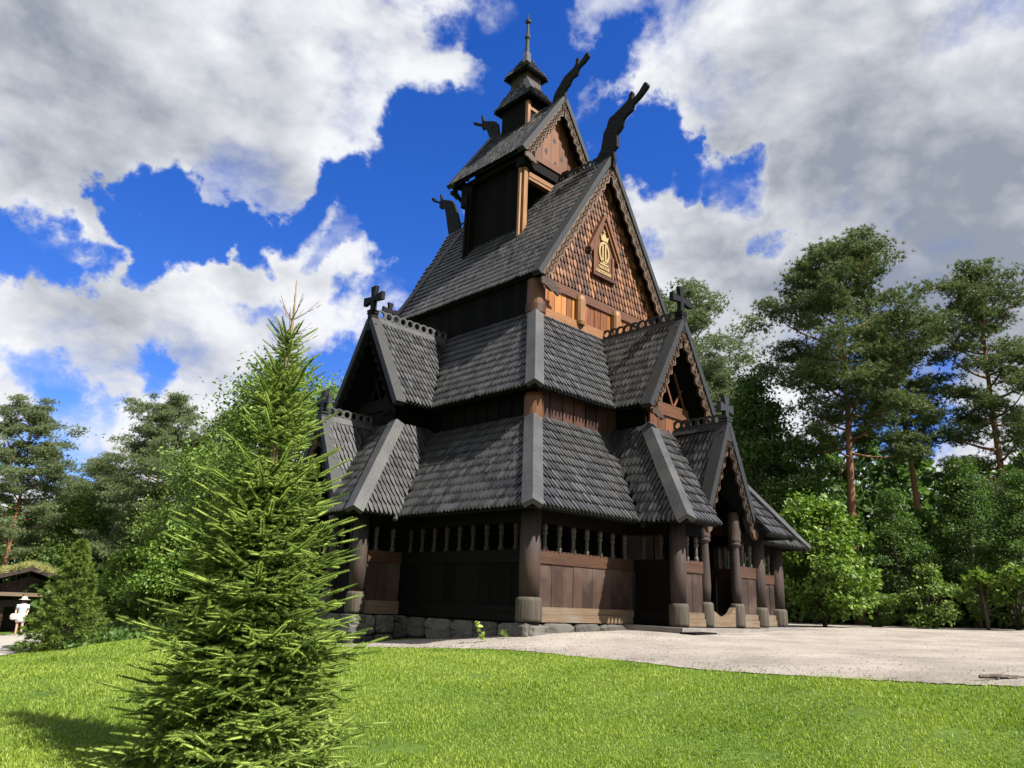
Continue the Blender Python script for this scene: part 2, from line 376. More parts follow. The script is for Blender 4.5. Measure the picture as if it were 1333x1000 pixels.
def barge(name, T, x0, z0, x1, z1, y, wid, parent, waves=9, mat=('carve', 'greyd'), thick=.06, tailpiece=True, amp=.05):
    """carved rake board from eave (x0,z0) up to apex (x1,z1) in plane y; wavy lower edge, raised wave lines, capping strip"""
    mb = MB(); A = np.array([x0, z0]); B = np.array([x1, z1]); L = np.linalg.norm(B-A); t = (B-A)/L
    nrm = np.array([t[1], -t[0]]);
    if nrm[1] > 0: nrm = -nrm
    K = waves*8
    sgn = 1 if x0 < x1 else -1
    def P3(s_, w_, yy): c = A+t*s_+nrm*w_; return T([c[0], yy, c[1]])
    Vt, Vb = [], []
    for i in range(K+1):
        s_ = L*i/K; w_ = wid+amp*math.cos(2*math.pi*waves*i/K)
        ws = w_
        Vt.append((s_, 0)); Vb.append((s_, ws))
    V = []
    for yy in (y, y+thick):
        V += [P3(s_, w_, yy) for s_, w_ in Vt]+[P3(s_, w_, yy) for s_, w_ in Vb]
    n = K+1; F = []
    for i in range(K):
        F += [(i, i+1, n+i+1, n+i), (2*n+i, 3*n+i, 3*n+i+1, 2*n+i+1), (i, 2*n+i, 2*n+i+1, i+1), (n+i, n+i+1, 3*n+i+1, 3*n+i)]
    F += [(0, n, 3*n, 2*n), (n-1, 3*n-1, 4*n-1, 2*n-1)]
    mb.raw(V, F, 0)
    for ph, w0, wd_ in ((0, .66, .05), (0, .40, .04), (math.pi, .52, .035)):   # raised wave ridges
        for i in range(K):
            s0_, s1_ = L*i/K, L*(i+1)/K
            wa = wid*w0+amp*.95*math.cos(2*math.pi*waves*i/K+ph); wb = wid*w0+amp*.95*math.cos(2*math.pi*waves*(i+1)/K+ph)
            k_ = wd_*wid/.4
            mb.raw([P3(s0_, wa, y-.028), P3(s1_, wb, y-.028), P3(s1_, wb+k_, y-.012), P3(s0_, wa+k_, y-.012), P3(s0_, wa-k_*.2, y+.004), P3(s1_, wb-k_*.2, y+.004), P3(s1_, wb+k_*1.2, y+.004), P3(s0_, wa+k_*1.2, y+.004)],
                   [(0, 1, 2, 3), (4, 5, 1, 0), (3, 2, 6, 7)], 0)
    # capping board on the roof edge
    c1 = [P3(-.12, -.13, y-.05), P3(L, -.13, y-.05), P3(L, .03, y-.05), P3(-.12, .03, y-.05), P3(-.12, -.13, y+.26), P3(L, -.13, y+.26), P3(L, .03, y+.26), P3(-.12, .03, y+.26)]
    mb.raw(c1, [(0, 1, 2, 3), (4, 7, 6, 5), (0, 4, 5, 1), (3, 2, 6, 7), (0, 3, 7, 4), (1, 5, 6, 2)], 1)
    if tailpiece:                                   # carved leaf tail at the eave
        k = tailpiece if isinstance(tailpiece, float) else 1.
        lf = [(0, 0), (.25, .1), (.5, .02), (.62, -.1), (.78, -.1), (.7, -.18), (.86, -.27), (.68, -.27), (.7, -.36), (.52, -.27), (.4, -.3), (.2, -.2), (0, -.18)]
        pts = [(A[0]+sgn*u_*k, A[1]-wid*.55+v_*k) for u_, v_ in lf]
        if sgn < 0: pts = pts[::-1]
        mb.prism(pts, y-.015, y+.05, lambda a_, b_, h_: T([a_, h_, b_]), 0)
    return mb.build(name, [M[mat[0]], M[mat[1]]], parent)

# ------------------------------------------------------------------ nave
nw = MB()
n_pl = 28
for i in range(n_pl):                                   # dark clerestory side planks
    y0, y1 = LN*i/n_pl+.003, LN*(i+1)/n_pl-.003
    for sx in (-1, 1): nw.box(sx*a-.04, sx*a+.04, y0, y1, 0, 9.3)
nw.box(-a, a, LN-.05, LN+.03, 0, 9.2)
nw.prism([(-a, 9.2), (a, 9.2), (0, zr-.1)], LN-.05, LN+.03, lambda a_, b_, h_: (a_, h_, b_))
nave = nw.build('nave_wall', M['dark'], church)
mb = MB(); mb.box(-a, a, -.0, .1, 0, 8.0); mb.build('end_wall', M['dark'], nave)
mb = MB(); mb.box(-a+.2, a-.2, -.07, .13, 8.86, 9.12); mb.build('tie_beam', M['red'], nave)
mb = MB(); mb.box(-a+.2, a-.2, -.09, .11, 7.96, 8.2); mb.build('sill_beam', M['tanh'], nave)
mb = MB()
xs = -a+.2; i = 0
while xs < a-.2:
    w_ = random.uniform(.22, .32); x1 = min(xs+w_, a-.2); mb.box(xs+.012, x1-.012, -.01+random.uniform(-.008, .008), .09, 8.201, 8.859); xs = x1
mb.build('plank_panel', M['orange'], nave)
for x_ in (-1.1, .55, 2.0):
    mb = MB(); mb.lathe([(.15, 8.1), (.175, 8.2), (.175, 8.85), (.15, 8.98)], c=(x_, -.06), n=14); mb.build('pilaster', M['tan'], nave, smooth=False)
for sx in (-1, 1):
    mb = MB(); mb.lathe([(.27, 7.2), (.26, 8.6), (.25, 8.98), (.1, 9.02)], c=(sx*(a-.12), .12), n=20); mb.lathe([(.285, 8.0), (.285, 8.24)], c=(sx*(a-.12), .12), n=20); mb.build('corner_stave', M['redv'], nave, smooth=False)
# shingled gable
mb = MB(); P = [(0, .0, zr-.12), (-a, .0, 9.12-.28), (a, .0, 9.12-.28)]
P = [(0, .03, 13.7), (-2.82, .03, 9.2), (-2.82, .03, 9.1), (2.82, .03, 9.1), (2.82, .03, 9.2)]
roof(mb, P, w=.15, ex=.235, slab=.08, over=-.02, flat=(0, -1, 0), tip=.9, thick=.028, tilt=.06)
gable = mb.build('gable', [M['brownsh'], M['dark']], church)
# gilded royal cypher in a small roofed case
em = MB(); yy = -.06
em.prism([(-.55, 9.95), (.42, 9.95), (.42, 10.75), (-.06, 11.75), (-.55, 10.75)], yy-.02, yy+.05, lambda a_, b_, h_: (a_, h_, b_))
emb = em.build('emblem_case', M['redv'], gable)
fr = MB()
for A_, B_ in (((-.75, 10.62), (-.06, 11.9)), ((.63, 10.62), (-.06, 11.9))):
    A3 = np.array([A_[0], yy-.14, A_[1]]); B3 = np.array([B_[0], yy-.14, B_[1]]); t = (B3-A3)/np.linalg.norm(B3-A3); nn = np.array([-t[2], 0, t[0]]);
    if nn[2] < 0: nn = -nn
    board(fr, A3, B3, nn*.1, np.array([0, .2, 0])); board(fr, A3-nn*.09+np.array([0, .05, 0]), B3-nn*.09+np.array([0, .05, 0]), nn*.085, np.array([0, .12, 0]))
fr.box(-.6, .47, yy-.1, yy+.06, 9.86, 9.949); fr.box(-.545, -.47, yy-.06, yy-.021, 9.95, 10.7); fr.box(.34, .415, yy-.06, yy-.021, 9.95, 10.7)
fr.lathe([(.05, 11.85), (.07, 12.0), (.03, 12.1)], c=(-.06, yy-.04), n=8)
fr.build('emblem_frame', M['redv'], gable)
gl = MB(); yf = yy-.021
def gbar(x0, x1, z0, z1): gl.box(x0, x1, yf-.04, yf, z0, z1)
cx_ = -.06
for k in range(24):                                      # the O ring as an upright oval arch
    q0, q1 = 2*math.pi*k/24, 2*math.pi*(k+1)/24; ro = [(.25*math.cos(x_), .36*math.sin(x_)) for x_ in (q0, q1)]; ri = [(.19*math.cos(x_), .29*math.sin(x_)) for x_ in (q1, q0)]
    gl.prism([(cx_+x_, 10.74+z_) for x_, z_ in ro+ri], yf-.04, yf, lambda a_, b_, h_: (a_, h_, b_))
gbar(cx_-.095, cx_-.035, 10.42, 11.0); gbar(cx_+.035, cx_+.095, 10.42, 11.0); gbar(cx_-.2, cx_+.2, 10.32, 10.37)
gl.prism([(cx_-.14, 11.12), (cx_+.14, 11.12), (cx_+.2, 11.32), (cx_+.1, 11.25), (cx_, 11.42), (cx_-.1, 11.25), (cx_-.2, 11.32)], yf-.05, yf, lambda a_, b_, h_: (a_, h_, b_))
gl.box(cx_-.025, cx_+.025, yf-.04, yf, 11.4, 11.5); gl.box(cx_-.06, cx_+.06, yf-.04, yf, 11.43, 11.46)
for z_, x0, x1 in ((10.2, -.3, .2), (10.04, -.42, .3)):   # two lettered bands
    gl.box(x0, x1, yf-.02, yf, z_, z_+.1)
gl.build('gilded_emblem', M['gilt'], gable)
lt = MB()
for z_, x0, x1, n in ((10.2, -.28, .18, 6), (10.04, -.40, .28, 9)):
    for i in range(n):
        w_ = (x1-x0)/n; xx = x0+i*w_
        lt.box(xx+.008, xx+.022, yf-.026, yf-.02, z_+.02, z_+.08)
        if i % 2: lt.box(xx+.022, xx+.045, yf-.026, yf-.02, z_+.066, z_+.08)
        else: lt.box(xx+.032, xx+.046, yf-.026, yf-.02, z_+.02, z_+.08)
        if i % 3 == 0: lt.box(xx+.022, xx+.046, yf-.026, yf-.02, z_+.02, z_+.034)
lt.build('emblem_lettering', M['redv'], gable)

yF, yFr, yB, yBr = -.24, -.393, 6.46, 7.516
for sx in (-1, 1):
    mb = MB()
    P = [(0, yFr, zr), (0, yBr, zr), (sx*e, yB, ze), (sx*e, yF, ze)]
    roof(mb, P, over=.07)
    mb.build('nave_roof_slope', [M['tar'], M['tar2']], church)
    barge('bargeboard', I, sx*e, ze, 0, zr, yF-.1, .32, church, waves=15, amp=.04)
    barge('bargeboard', frame(0, LN, math.pi), sx*e, ze, 0, zr, -(yB-LN)-.1, .36, church, waves=15, amp=.045)
crest('ridge_crest', (0, -.35, zr+.03), (0, 2.0, zr+.03), .3, church, unit=.26)
crest('ridge_crest', (0, 4.65, zr+.03), (0, 7.2, zr+.03), .3, church, unit=.26)
DR = {'nf': [(0.36, 13.7), (0.26, 14.14), (0.06, 14.41), (-0.04, 14.95), (-0.16, 15.12), (-0.26, 15.4), (-0.41, 15.46), (-0.76, 15.61), (-1.02, 15.75), (-1.07, 15.91), (-1.18, 16.0), (-1.24, 15.87), (-1.21, 15.7), (-1.43, 15.82), (-1.64, 16.05), (-1.73, 16.03), (-1.81, 15.9), (-1.75, 15.79), (-1.47, 15.58), (-1.24, 15.47), (-1.21, 15.3), (-1.04, 15.23), (-0.85, 15.12), (-0.83, 14.91), (-0.68, 14.75), (-0.61, 14.7), (-0.61, 14.25), (-0.49, 14.17), (-0.46, 13.57)],
 'tf': [(2.3, 16.9), (2.25, 17.28), (2.15, 17.58), (1.92, 17.82), (1.7, 18.05), (1.36, 18.17), (1.22, 18.25), (1.2, 18.44), (1.1, 18.51), (1.05, 18.41), (1.07, 18.22), (0.92, 18.33), (0.73, 18.48), (0.63, 18.43), (0.6, 18.28), (0.81, 18.12), (1.05, 18.03), (1.1, 17.81), (1.35, 17.77), (1.46, 17.58), (1.65, 17.43), (1.69, 16.81)],
 'nb': [(7.5, 13.6), (7.58, 13.94), (7.69, 14.32), (7.87, 15.02), (8.01, 15.26), (8.16, 15.26), (8.29, 15.39), (8.3, 15.56), (8.72, 15.8), (8.83, 15.98), (8.69, 15.97), (8.48, 15.76), (8.23, 15.64), (8.3, 15.92), (8.2, 15.93), (8.07, 15.66), (7.53, 15.41), (7.28, 15.08), (7.01, 14.4), (6.9, 14.0), (7.0, 13.6)],
 'tb': [(5.4, 16.8), (5.43, 17.13), (5.6, 17.54), (5.76, 17.84), (5.9, 17.83), (6.01, 18.03), (6.43, 18.29), (6.49, 18.44), (6.33, 18.39), (5.97, 18.15), (6.05, 18.5), (5.95, 18.51), (5.83, 18.21), (5.39, 18.0), (5.04, 17.69), (4.94, 16.95), (4.94, 16.8)]}
def dragon(key, parent, th=.16):
    pts = DR[key]; mb = MB()
    cy_ = sum(x[0] for x in pts)/len(pts); cz_ = sum(x[1] for x in pts)/len(pts)
    n = len(pts); V = []
    A2 = sum(pts[k][0]*pts[(k+1) % n][1]-pts[(k+1) % n][0]*pts[k][1] for k in range(n)); sg = 1 if A2 > 0 else -1
    fine = []
    for k in range(n):                                     # rounded outline
        p0, p1, p2, p3 = [np.array(pts[(k+o_) % n]) for o_ in (-1, 0, 1, 2)]
        for f_ in (0, .5): fine.append(.5*((2*p1)+(p2-p0)*f_+(2*p0-5*p1+4*p2-p3)*f_*f_+(-p0+3*p1-3*p2+p3)*f_**3))
    m = len(fine); rings = []
    def ins_(w_):
        out_ = []
        for k in range(m):
            t = fine[(k+1) % m]-fine[k-1]; t = t/(np.linalg.norm(t)+1e-6); out_.append(fine[k]+sg*np.array([-t[1], t[0]])*w_)
        return out_
    lay = [(-th/2, .026), (-th*.40, .01), (-th*.25, 0.), (th*.25, 0.), (th*.40, .01), (th/2, .026)]
    V = [(h_, *q_) for h_, w_ in lay for q_ in ins_(w_)]
    F = [(l*m+k, l*m+(k+1) % m, (l+1)*m+(k+1) % m, (l+1)*m+k) for l in range(5) for k in range(m)]+[tuple(range(m))[::-1], tuple(range(5*m, 6*m))]
    mb.raw(V, F)
    # carved mane ridge, scales and an eye on each side
    for sx in (-1, 1):
        for k in range(1, 7):
            u_ = k/7; i0 = int(u_*(n*.28)); i1 = n-1-int(u_*(n*.30))
            A_ = np.array(pts[i0]); B_ = np.array(pts[i1]); c = (A_+B_)/2; w_ = (B_-A_)*.3
            mb.raw([(sx*th/2, *(c-w_)), (sx*th/2, *(c+w_)), (sx*(th/2+.018), *(c+np.array([0, .06]))), (sx*th/2, *(c+np.array([0, .17])))], [(0, 1, 2), (1, 3, 2), (3, 0, 2)])
    return mb.build('dragon_head', M['sculpt'], parent)
dragon('nf', church, .13); dragon('nb', church, .12)

# ------------------------------------------------------------------ ridge turret
tw, ty0, ty1 = 1.5, 2.02, 4.61
tee, tze, tzr, ty2, ty3 = 1.799, 14.40, 17.128, 1.789, 5.327
mb = MB()
nb_ = 11
for i in range(nb_):
    y0, y1 = ty0+(ty1-ty0)*i/nb_+.004, ty0+(ty1-ty0)*(i+1)/nb_-.004
    for sx in (-1, 1): mb.box(sx*(tw-.14)-.03, sx*(tw-.14)+.03, y0, y1, 11.3, 14.75)
mb.box(-tw+.15, tw-.15, ty1-.1, ty1-.03, 11.3, 14.9)
mb.box(-tw+.15, tw-.15, ty0+.5, ty0+.56, 11.3, 14.4)
turret = mb.build('ridge_turret', M['dark'], church)
for x_ in (-1, 1):
    for y_ in (ty0, ty1):
        mb = MB(); mb.box(x_*tw-.085, x_*tw+.085, y_-.085, y_+.085, 11.3, 13.9)
        mb.lathe([(.06, 11.4), (.06, 13.85)], c=(x_*tw-.13 if x_ < 0 else x_*tw+.13, y_+.06), n=8)
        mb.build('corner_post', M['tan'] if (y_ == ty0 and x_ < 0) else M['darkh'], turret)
mb = MB(); mb.box(-tw+.12, tw-.12, ty0-.08, ty0+.12, 13.52, 13.62); mb.box(-tw+.12, tw-.12, ty0-.1, ty0+.1, 13.63, 13.78); mb.build('cross_beam', M['tanh'], turret)
mb = MB(); mb.box(-tw-.2, tw+.2, ty0-.16, ty0+.2, 13.9, 14.2)
for x_ in (-1.45, .35, 1.45): mb.box(x_-.11, x_+.11, ty0-.3, ty0+.05, 14.1, 14.5)
mb.box(-tw-.1, tw+.1, ty1-.12, ty1+.12, 13.9, 14.3)
for sx in (-1, 1): mb.box(sx*tw-.1, sx*tw+.1, ty0, ty1+.5, 14.22, 14.4); mb.box(sx*tw-.12, sx*tw+.12, ty1+.12, ty1+.4, 13.5, 14.2)
mb.build('head_beam', M['darkh'], turret)
mb = MB(); x = -1.5
while x < 1.45:
    w_ = .42; x1 = min(x+w_, 1.5); ht = lambda q_: tzr-.2-(tzr-tze)/tee*abs(q_)
    zs = sorted([14.5]); P = [(x+.005, 14.45), (x1-.005, 14.45), (x1-.005, max(14.5, ht(x1)-.05)), (x+.005, max(14.5, ht(x)-.05))]
    if x < 0 < x1: P = P[:3]+[(0, ht(0)-.05)]+P[3:]
    mb.prism(P, 2.06, 2.12, lambda a_, b_, h_: (a_, h_, b_)); x = x1
mb.box(-1.4, 1.4, 2.0, 2.1, 14.42, 14.66)
mb.build('gable_panel', M['redv'], turret)
for x_, z_ in ((-.48, 15.04), (-.08, 15.6), (.3, 15.06), (-.02, 14.72)):
    mb = MB(); mb.prism([(x_, z_-.14), (x_+.085, z_), (x_, z_+.14), (x_-.085, z_)], 2.052, 2.075, lambda a_, b_, h_: (a_, h_, b_))
    mb.build('sound_hole', M['hole'], turret)  # flat black plates; the dark of the openings is in their colour
for sx in (-1, 1):
    mb = MB(); roof(mb, [(0, ty2, tzr), (0, ty3, tzr), (sx*tee, ty3, tze), (sx*tee, ty2, tze)], over=.06)
    mb.build('roof_slope', [M['tar'], M['tar2']], turret)
    barge('bargeboard', I, sx*tee, tze, 0, tzr, ty2-.08, .3, turret, waves=11, amp=.04, tailpiece=.7)
    barge('bargeboard', frame(0, ty1, math.pi), sx*tee, tze, 0, tzr, -(ty3-ty1)-.08, .3, turret, waves=11, amp=.04, tailpiece=.7, mat=('greyd', 'greyd'))
dragon('tf', turret, .11); dragon('tb', turret, .11)

# upper stages and spire
sx0, sy0, sy_ = .50, .66, 3.652
mb = MB(); mb.box(-sx0, sx0, sy_-sy0, sy_+sy0, 15.6, 17.75); spire = mb.build('spire', M['dark'], church)
mb = MB(); mb.box(-sx0-.04, -sx0+.09, sy_-sy0-.05, sy_-sy0+.08, 15.9, 17.45); mb.build('corner_post', M['tan'], spire)
mb = MB(); mb.box(-sx0+.1, sx0-.05, sy_-sy0-.04, sy_-sy0+.02, 17.14, 17.26); mb.build('cross_beam', M['tanh'], spire)
mb = MB(); mb.box(-.36, .36, sy_-.42, sy_+.42, 17.9, 19.0); mb.build('upper_stage', M['wall'], spire)
def skirt(name, hx0, hy0, z0, hx1, hy1, z1, parent):
    mb = MB(); top = [(-hx0, sy_-hy0), (hx0, sy_-hy0), (hx0, sy_+hy0), (-hx0, sy_+hy0)]; bot = [(-hx1, sy_-hy1), (hx1, sy_-hy1), (hx1, sy_+hy1), (-hx1, sy_+hy1)]
    for i in range(4):
        j = (i+1) % 4; P = [(*top[i], z0), (*top[j], z0), (*bot[j], z1), (*bot[i], z1)]
        if hx0 < .01: P = P[:1]+P[2:]
        roof(mb, P, w=.1, ex=.15, over=.02, tip=.9, thick=.022, tilt=.035)
    o = mb.build(name, [M['tar'], M['tar2']], parent)
    N = [np.array((0, -1, .6)), np.array((1, 0, .6)), np.array((0, 1, .6)), np.array((-1, 0, .6))]
    hip('hip_board', (*top[0], z0), (*bot[0], z1), N[3], N[0], parent, .05)
    return o
skirt('skirt_roof', .40, .46, 18.34, .68, .95, 17.59, spire)
skirt('pyramid_roof', .005, .005, 19.95, .58, .6, 18.9, spire)
mb = MB(); mb.lathe([(.13, 19.7), (.1, 20.1), (.075, 20.5), (.07, 20.7), (.11, 20.78), (.11, 20.85), (.065, 20.95), (.05, 21.3), (.05, 21.42), (.11, 21.47), (.12, 21.55), (.06, 21.62), (.02, 21.66), (.012, 21.85)], c=(0, sy_), n=10)
mb.build('finial', M['greyd'], spire)

# ------------------------------------------------------------------ chancel
mb = MB(); mb.box(-1.35, 1.35, LN+.1, 10.9, 0, 8.9); mb.prism([(-1.35, 8.9), (1.35, 8.9), (0, 11.0)], LN+.1, 10.9, lambda a_, b_, h_: (a_, h_, b_))
ch = mb.build('chancel', M['dark'], church)
for sx in (-1, 1):
    mb = MB(); roof(mb, [(0, LN+.1, 11.1), (0, 11.2, 11.1), (sx*1.5, 11.2, 8.75), (sx*1.5, LN+.1, 8.75)]); mb.build('roof_slope', [M['tar'], M['tar2']], ch)
cross(I, 0, 11.15, 11.12, 12.05, ch, arm=.36)

# ------------------------------------------------------------------ aisle tier (middle) and gallery tier (lower)
HALF = {'w': a, 's': None}
def side_polys(T, x0, x1, off0, z0, off1, z1, openx=None):
    """roof trapezoid for one side in its local frame; top edge from x0..x1 at outward off0, eave widened by off1-off0"""
    gro = off1-off0
    if openx is None: return [T([(x0, -off0, z0), (x1, -off0, z0), (x1+gro, -off1, z1), (x0-gro, -off1, z1)])]
    ot, ob = openx
    return [T([(x0, -off0, z0), (-ot, -off0, z0), (-ob, -off1, z1), (x0-gro, -off1, z1)]), T([(ot, -off0, z0), (x1, -off0, z0), (x1+gro, -off1, z1), (ob, -off1, z1)])]
ba = b-a
sides = [(WEST, -a, a, (0.02, ge)), (SOUTH, -(LN-m_), m_, (0.02, ge)), (NORTH, -LN/2, LN/2, None), (EAST, -a, a, None)]
for T, x0, x1, op in sides:
    mb = MB()
    for P in side_polys(T, x0, x1, 0, zmt, ba, zme, op): roof(mb, P)
    mb.build('aisle_roof_slope', [M['tar'], M['tar2']], church)
    mb = MB()
    op2 = (1.175, qo) if op else None
    for P in side_polys(T, x0-ca, x1+ca, ca, zlt, d-a, zle, op2): roof(mb, P, ex=.285)
    mb.build('gallery_roof_slope', [M['tar'], M['tar2']], church)
    # aisle wall strip under the middle eave
    mb = MB(); xx = x0-ca+.1
    while xx < x1+ca-.1:
        w_ = random.uniform(.38, .5); xe = min(xx+w_, x1+ca-.1)
        mb.box(xx+.02, xe-.02, -ca+.0, -ca+.06, 4.0, 5.4, T); xx = xe
    aw = mb.build('aisle_wall', M['wallred'] if T is WEST else M['dark'], church)  # sun side brown; the other sides carry their shade in the colour
    mb = MB(); mb.box(x0-ca, x1+ca, -ca+.061, -ca+.12, 0, 5.5, T); mb.build('shade_backing', M['dark'], aw)  # lower aisle wall, gallery shade put into its dark colour
nWm, nSm = pnorm([( -a, 0, zmt), (a, 0, zmt), (-b, -ba, zme)]), pnorm([(-a, 0, zmt), (-a, 1, zmt), (-b, -ba, zme)])
LNs = {}
def corner(sx, sy):
    y0 = 0 if sy < 0 else LN; fx = lambda v: sx*v; fy = lambda o_: (-o_ if sy < 0 else LN+o_)
    n1 = np.array((0, sy*abs(nWm[1]), nWm[2])); n2 = np.array((sx*abs(nSm[0]), 0, nSm[2]))
    hip('hip_board', (fx(a), fy(0), zmt), (fx(b), fy(ba), zme), n1, n2, church, .145)
    nw_ = pnorm([(-c0, -ca, zlt), (0, -ca, zlt), (-d, -(d-a), zle)])
    n1 = np.array((0, sy*abs(nw_[1]), nw_[2])); n2 = np.array((sx*abs(nw_[1]), 0, nw_[2]))
    hip('hip_board', (fx(c0), fy(ca), zlt), (fx(d), fy(d-a), zle), n1, n2, church, .145)
    mb = MB(); mb.lathe([(.24, 0), (.24, 5.15), (.2, 5.25)], c=(fx(c0-.12), fy(ca-.12)), n=18); mb.build('corner_stave', M['redv'], church, smooth=False)
for sx in (-1, 1):
    for sy in (-1, 1): corner(sx, sy)

# gablets on the middle roof, porches on the gallery roof
def gablet(T, lit):
    mb = MB()
    x_ = .86; yb = -2.3
    for i in range(5):
        w_ = 2*x_/5; mb.box(-x_+i*w_+.008, -x_+(i+1)*w_-.008, yb, yb+.06, 4.72, 5.28, T)
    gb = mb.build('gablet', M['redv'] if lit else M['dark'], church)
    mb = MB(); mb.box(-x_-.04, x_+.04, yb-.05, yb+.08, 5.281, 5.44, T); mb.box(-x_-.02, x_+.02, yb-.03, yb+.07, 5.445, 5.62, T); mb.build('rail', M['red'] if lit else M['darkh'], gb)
    mb = MB()
    for sx in (-1, 1): mb.box(sx*.9-.04, sx*.9+.04, yb+.09, -.0, 4.3, 5.62, T)
    mb.box(-.9, .9, -1.15, -1.05, 4.3, 5.9, T)
    mb.build('side_wall', M['dark'], gb)
    mb = MB()                                      # crossed lattice in the gable opening
    for s_ in (-1, 1):
        for xa, xb, zt_ in (((-.45, .05, 6.6), (.2, .6, 6.15)) if s_ > 0 else ((.1, -.35, 6.5), (.65, .2, 6.55))):
            A_ = np.array([xa, yb-.02+.02*s_, 5.6]); B_ = np.array([xb, yb-.02+.02*s_, zt_]); board(mb, T(A_), T(B_), T(A_+[.075, 0, 0])-T(A_), T(A_+[0, .03, 0])-T(A_))
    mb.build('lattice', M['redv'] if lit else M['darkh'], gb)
    for sx in (-1, 1):
        mb = MB(); roof(mb, T([(0, 0.02, zg), (0, -g_, zg), (sx*ge, -g_, zge), (sx*ge, -ba-.02, zge)]))
        mb.build('roof_slope', [M['tar'], M['tar2']], gb)
        barge('bargeboard', T, sx*ge, zge, 0, zg, -g_-.06, .26, gb, waves=9, amp=.05, tailpiece=.62, mat=('carve', 'greyd') if lit else ('dark', 'greyd'))  # unlit gablet: shade painted into the carved board's colour
        # verge board on the roof edge
        A_ = np.array([sx*.0, -g_-.08, zg+.13]); B_ = np.array([sx*(ge+.04), -g_-.08, zge+.06])
        mb = MB(); nn = np.array([sx*(zg-zge), 0, ge]); nn = nn/np.linalg.norm(nn)
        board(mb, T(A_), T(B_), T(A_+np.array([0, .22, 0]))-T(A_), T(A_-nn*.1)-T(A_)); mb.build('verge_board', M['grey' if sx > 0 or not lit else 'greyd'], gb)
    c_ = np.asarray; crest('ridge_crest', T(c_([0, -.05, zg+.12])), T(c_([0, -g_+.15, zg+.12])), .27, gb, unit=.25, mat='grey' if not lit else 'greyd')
    cross(T, 0, -g_, zg+.05, 8.88, gb, arm=.44)
    return gb
gablet(WEST, True); gablet(SOUTH, False)

def porch(T, lit):
    mb = MB(); x_ = .98
    mb.box(-x_, x_, -2.36, -2.3, 3.0, 4.75, T)
    po = mb.build('porch', M['dark'], church)
    zq = lambda x: zpt-(abs(x)-q)/(qo-q)*(zpt-zle)
    for sx in (-1, 1):
        mb = MB()
        roof(mb, T([(sx*q, -2.39, zpt), (sx*.03, -2.39, zpt), (sx*1.15, -h, zle), (sx*qo, -h, zle)]), ex=.285)
        roof(mb, T([(sx*q, -ca+.02, zpt), (sx*q, -2.39, zpt), (sx*qo, -h, zle), (sx*qo, -(d-a)-.02, zle), (sx*1.175, -ca+.02, zlt)]), ex=.285)
        mb.build('roof_slope', [M['tar'], M['tar2']], po)
        nf = np.array([0, -(zpt-zle), h-2.39]); ns = np.array([sx*(zpt-zle), 0, qo-q])
        Tn = lambda v: T(np.array(v, float))-T(np.zeros(3))
        hip('hip_board', T(np.array([sx*q, -2.39, zpt])), T(np.array([sx*qo, -h, zle])), Tn(nf), Tn(ns), po, .145)
        mb = MB(); roof(mb, T([(0, -2.3, zpg), (0, -pg, zpg), (sx*pge, -pg, zpge), (sx*1.02, -pg, zpge+.1)]), ex=.285)
        mb.build('roof_slope', [M['tar'], M['tar2']], po)
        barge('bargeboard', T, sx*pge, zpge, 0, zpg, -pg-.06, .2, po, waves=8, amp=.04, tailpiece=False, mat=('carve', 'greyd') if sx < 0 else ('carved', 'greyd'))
        A_ = np.array([0, -pg-.08, zpg+.13]); B_ = np.array([sx*(pge+.02), -pg-.08, zpge+.06]); nn = np.array([sx*(zpg-zpge), 0, pge]); nn = nn/np.linalg.norm(nn)
        mb = MB(); board(mb, T(A_), T(B_), T(A_+np.array([0, .24, 0]))-T(A_), T(A_-nn*.1)-T(A_)); mb.build('verge_board', M['grey'], po)
        # carved valley end
        mb = MB(); mb.prism([(sx*(pge-.1), zpge-.05), (sx*(pge+.12), zpge+.0), (sx*(pge+.1), zpge-.2), (sx*(pge+.0), zpge-.3), (sx*(pge-.12), zpge-.24), (sx*(pge-.2), zpge-.1)], -pg-.1, -pg-.02, lambda a_, b_, h_: T(np.array([a_, h_, b_])))
        mb.build('carved_tip', M['carve'], po)
        vb = np.array([sx*qo, -(d-a)-.05, zle+.03]); vt = np.array([sx*1.2, -ca-.02, zlt+.02])
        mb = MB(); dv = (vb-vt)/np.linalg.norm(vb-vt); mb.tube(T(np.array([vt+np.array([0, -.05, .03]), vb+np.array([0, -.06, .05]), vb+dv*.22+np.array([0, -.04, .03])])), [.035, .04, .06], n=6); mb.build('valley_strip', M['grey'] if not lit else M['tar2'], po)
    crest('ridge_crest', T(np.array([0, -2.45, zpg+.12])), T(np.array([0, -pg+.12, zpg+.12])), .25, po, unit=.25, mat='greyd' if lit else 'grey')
    cross(T, 0, -pg, zpg+.0, 5.57, po, arm=.3, wd=.07, mat='greyd')
    return po
porch(WEST, True); porch(SOUTH, False)

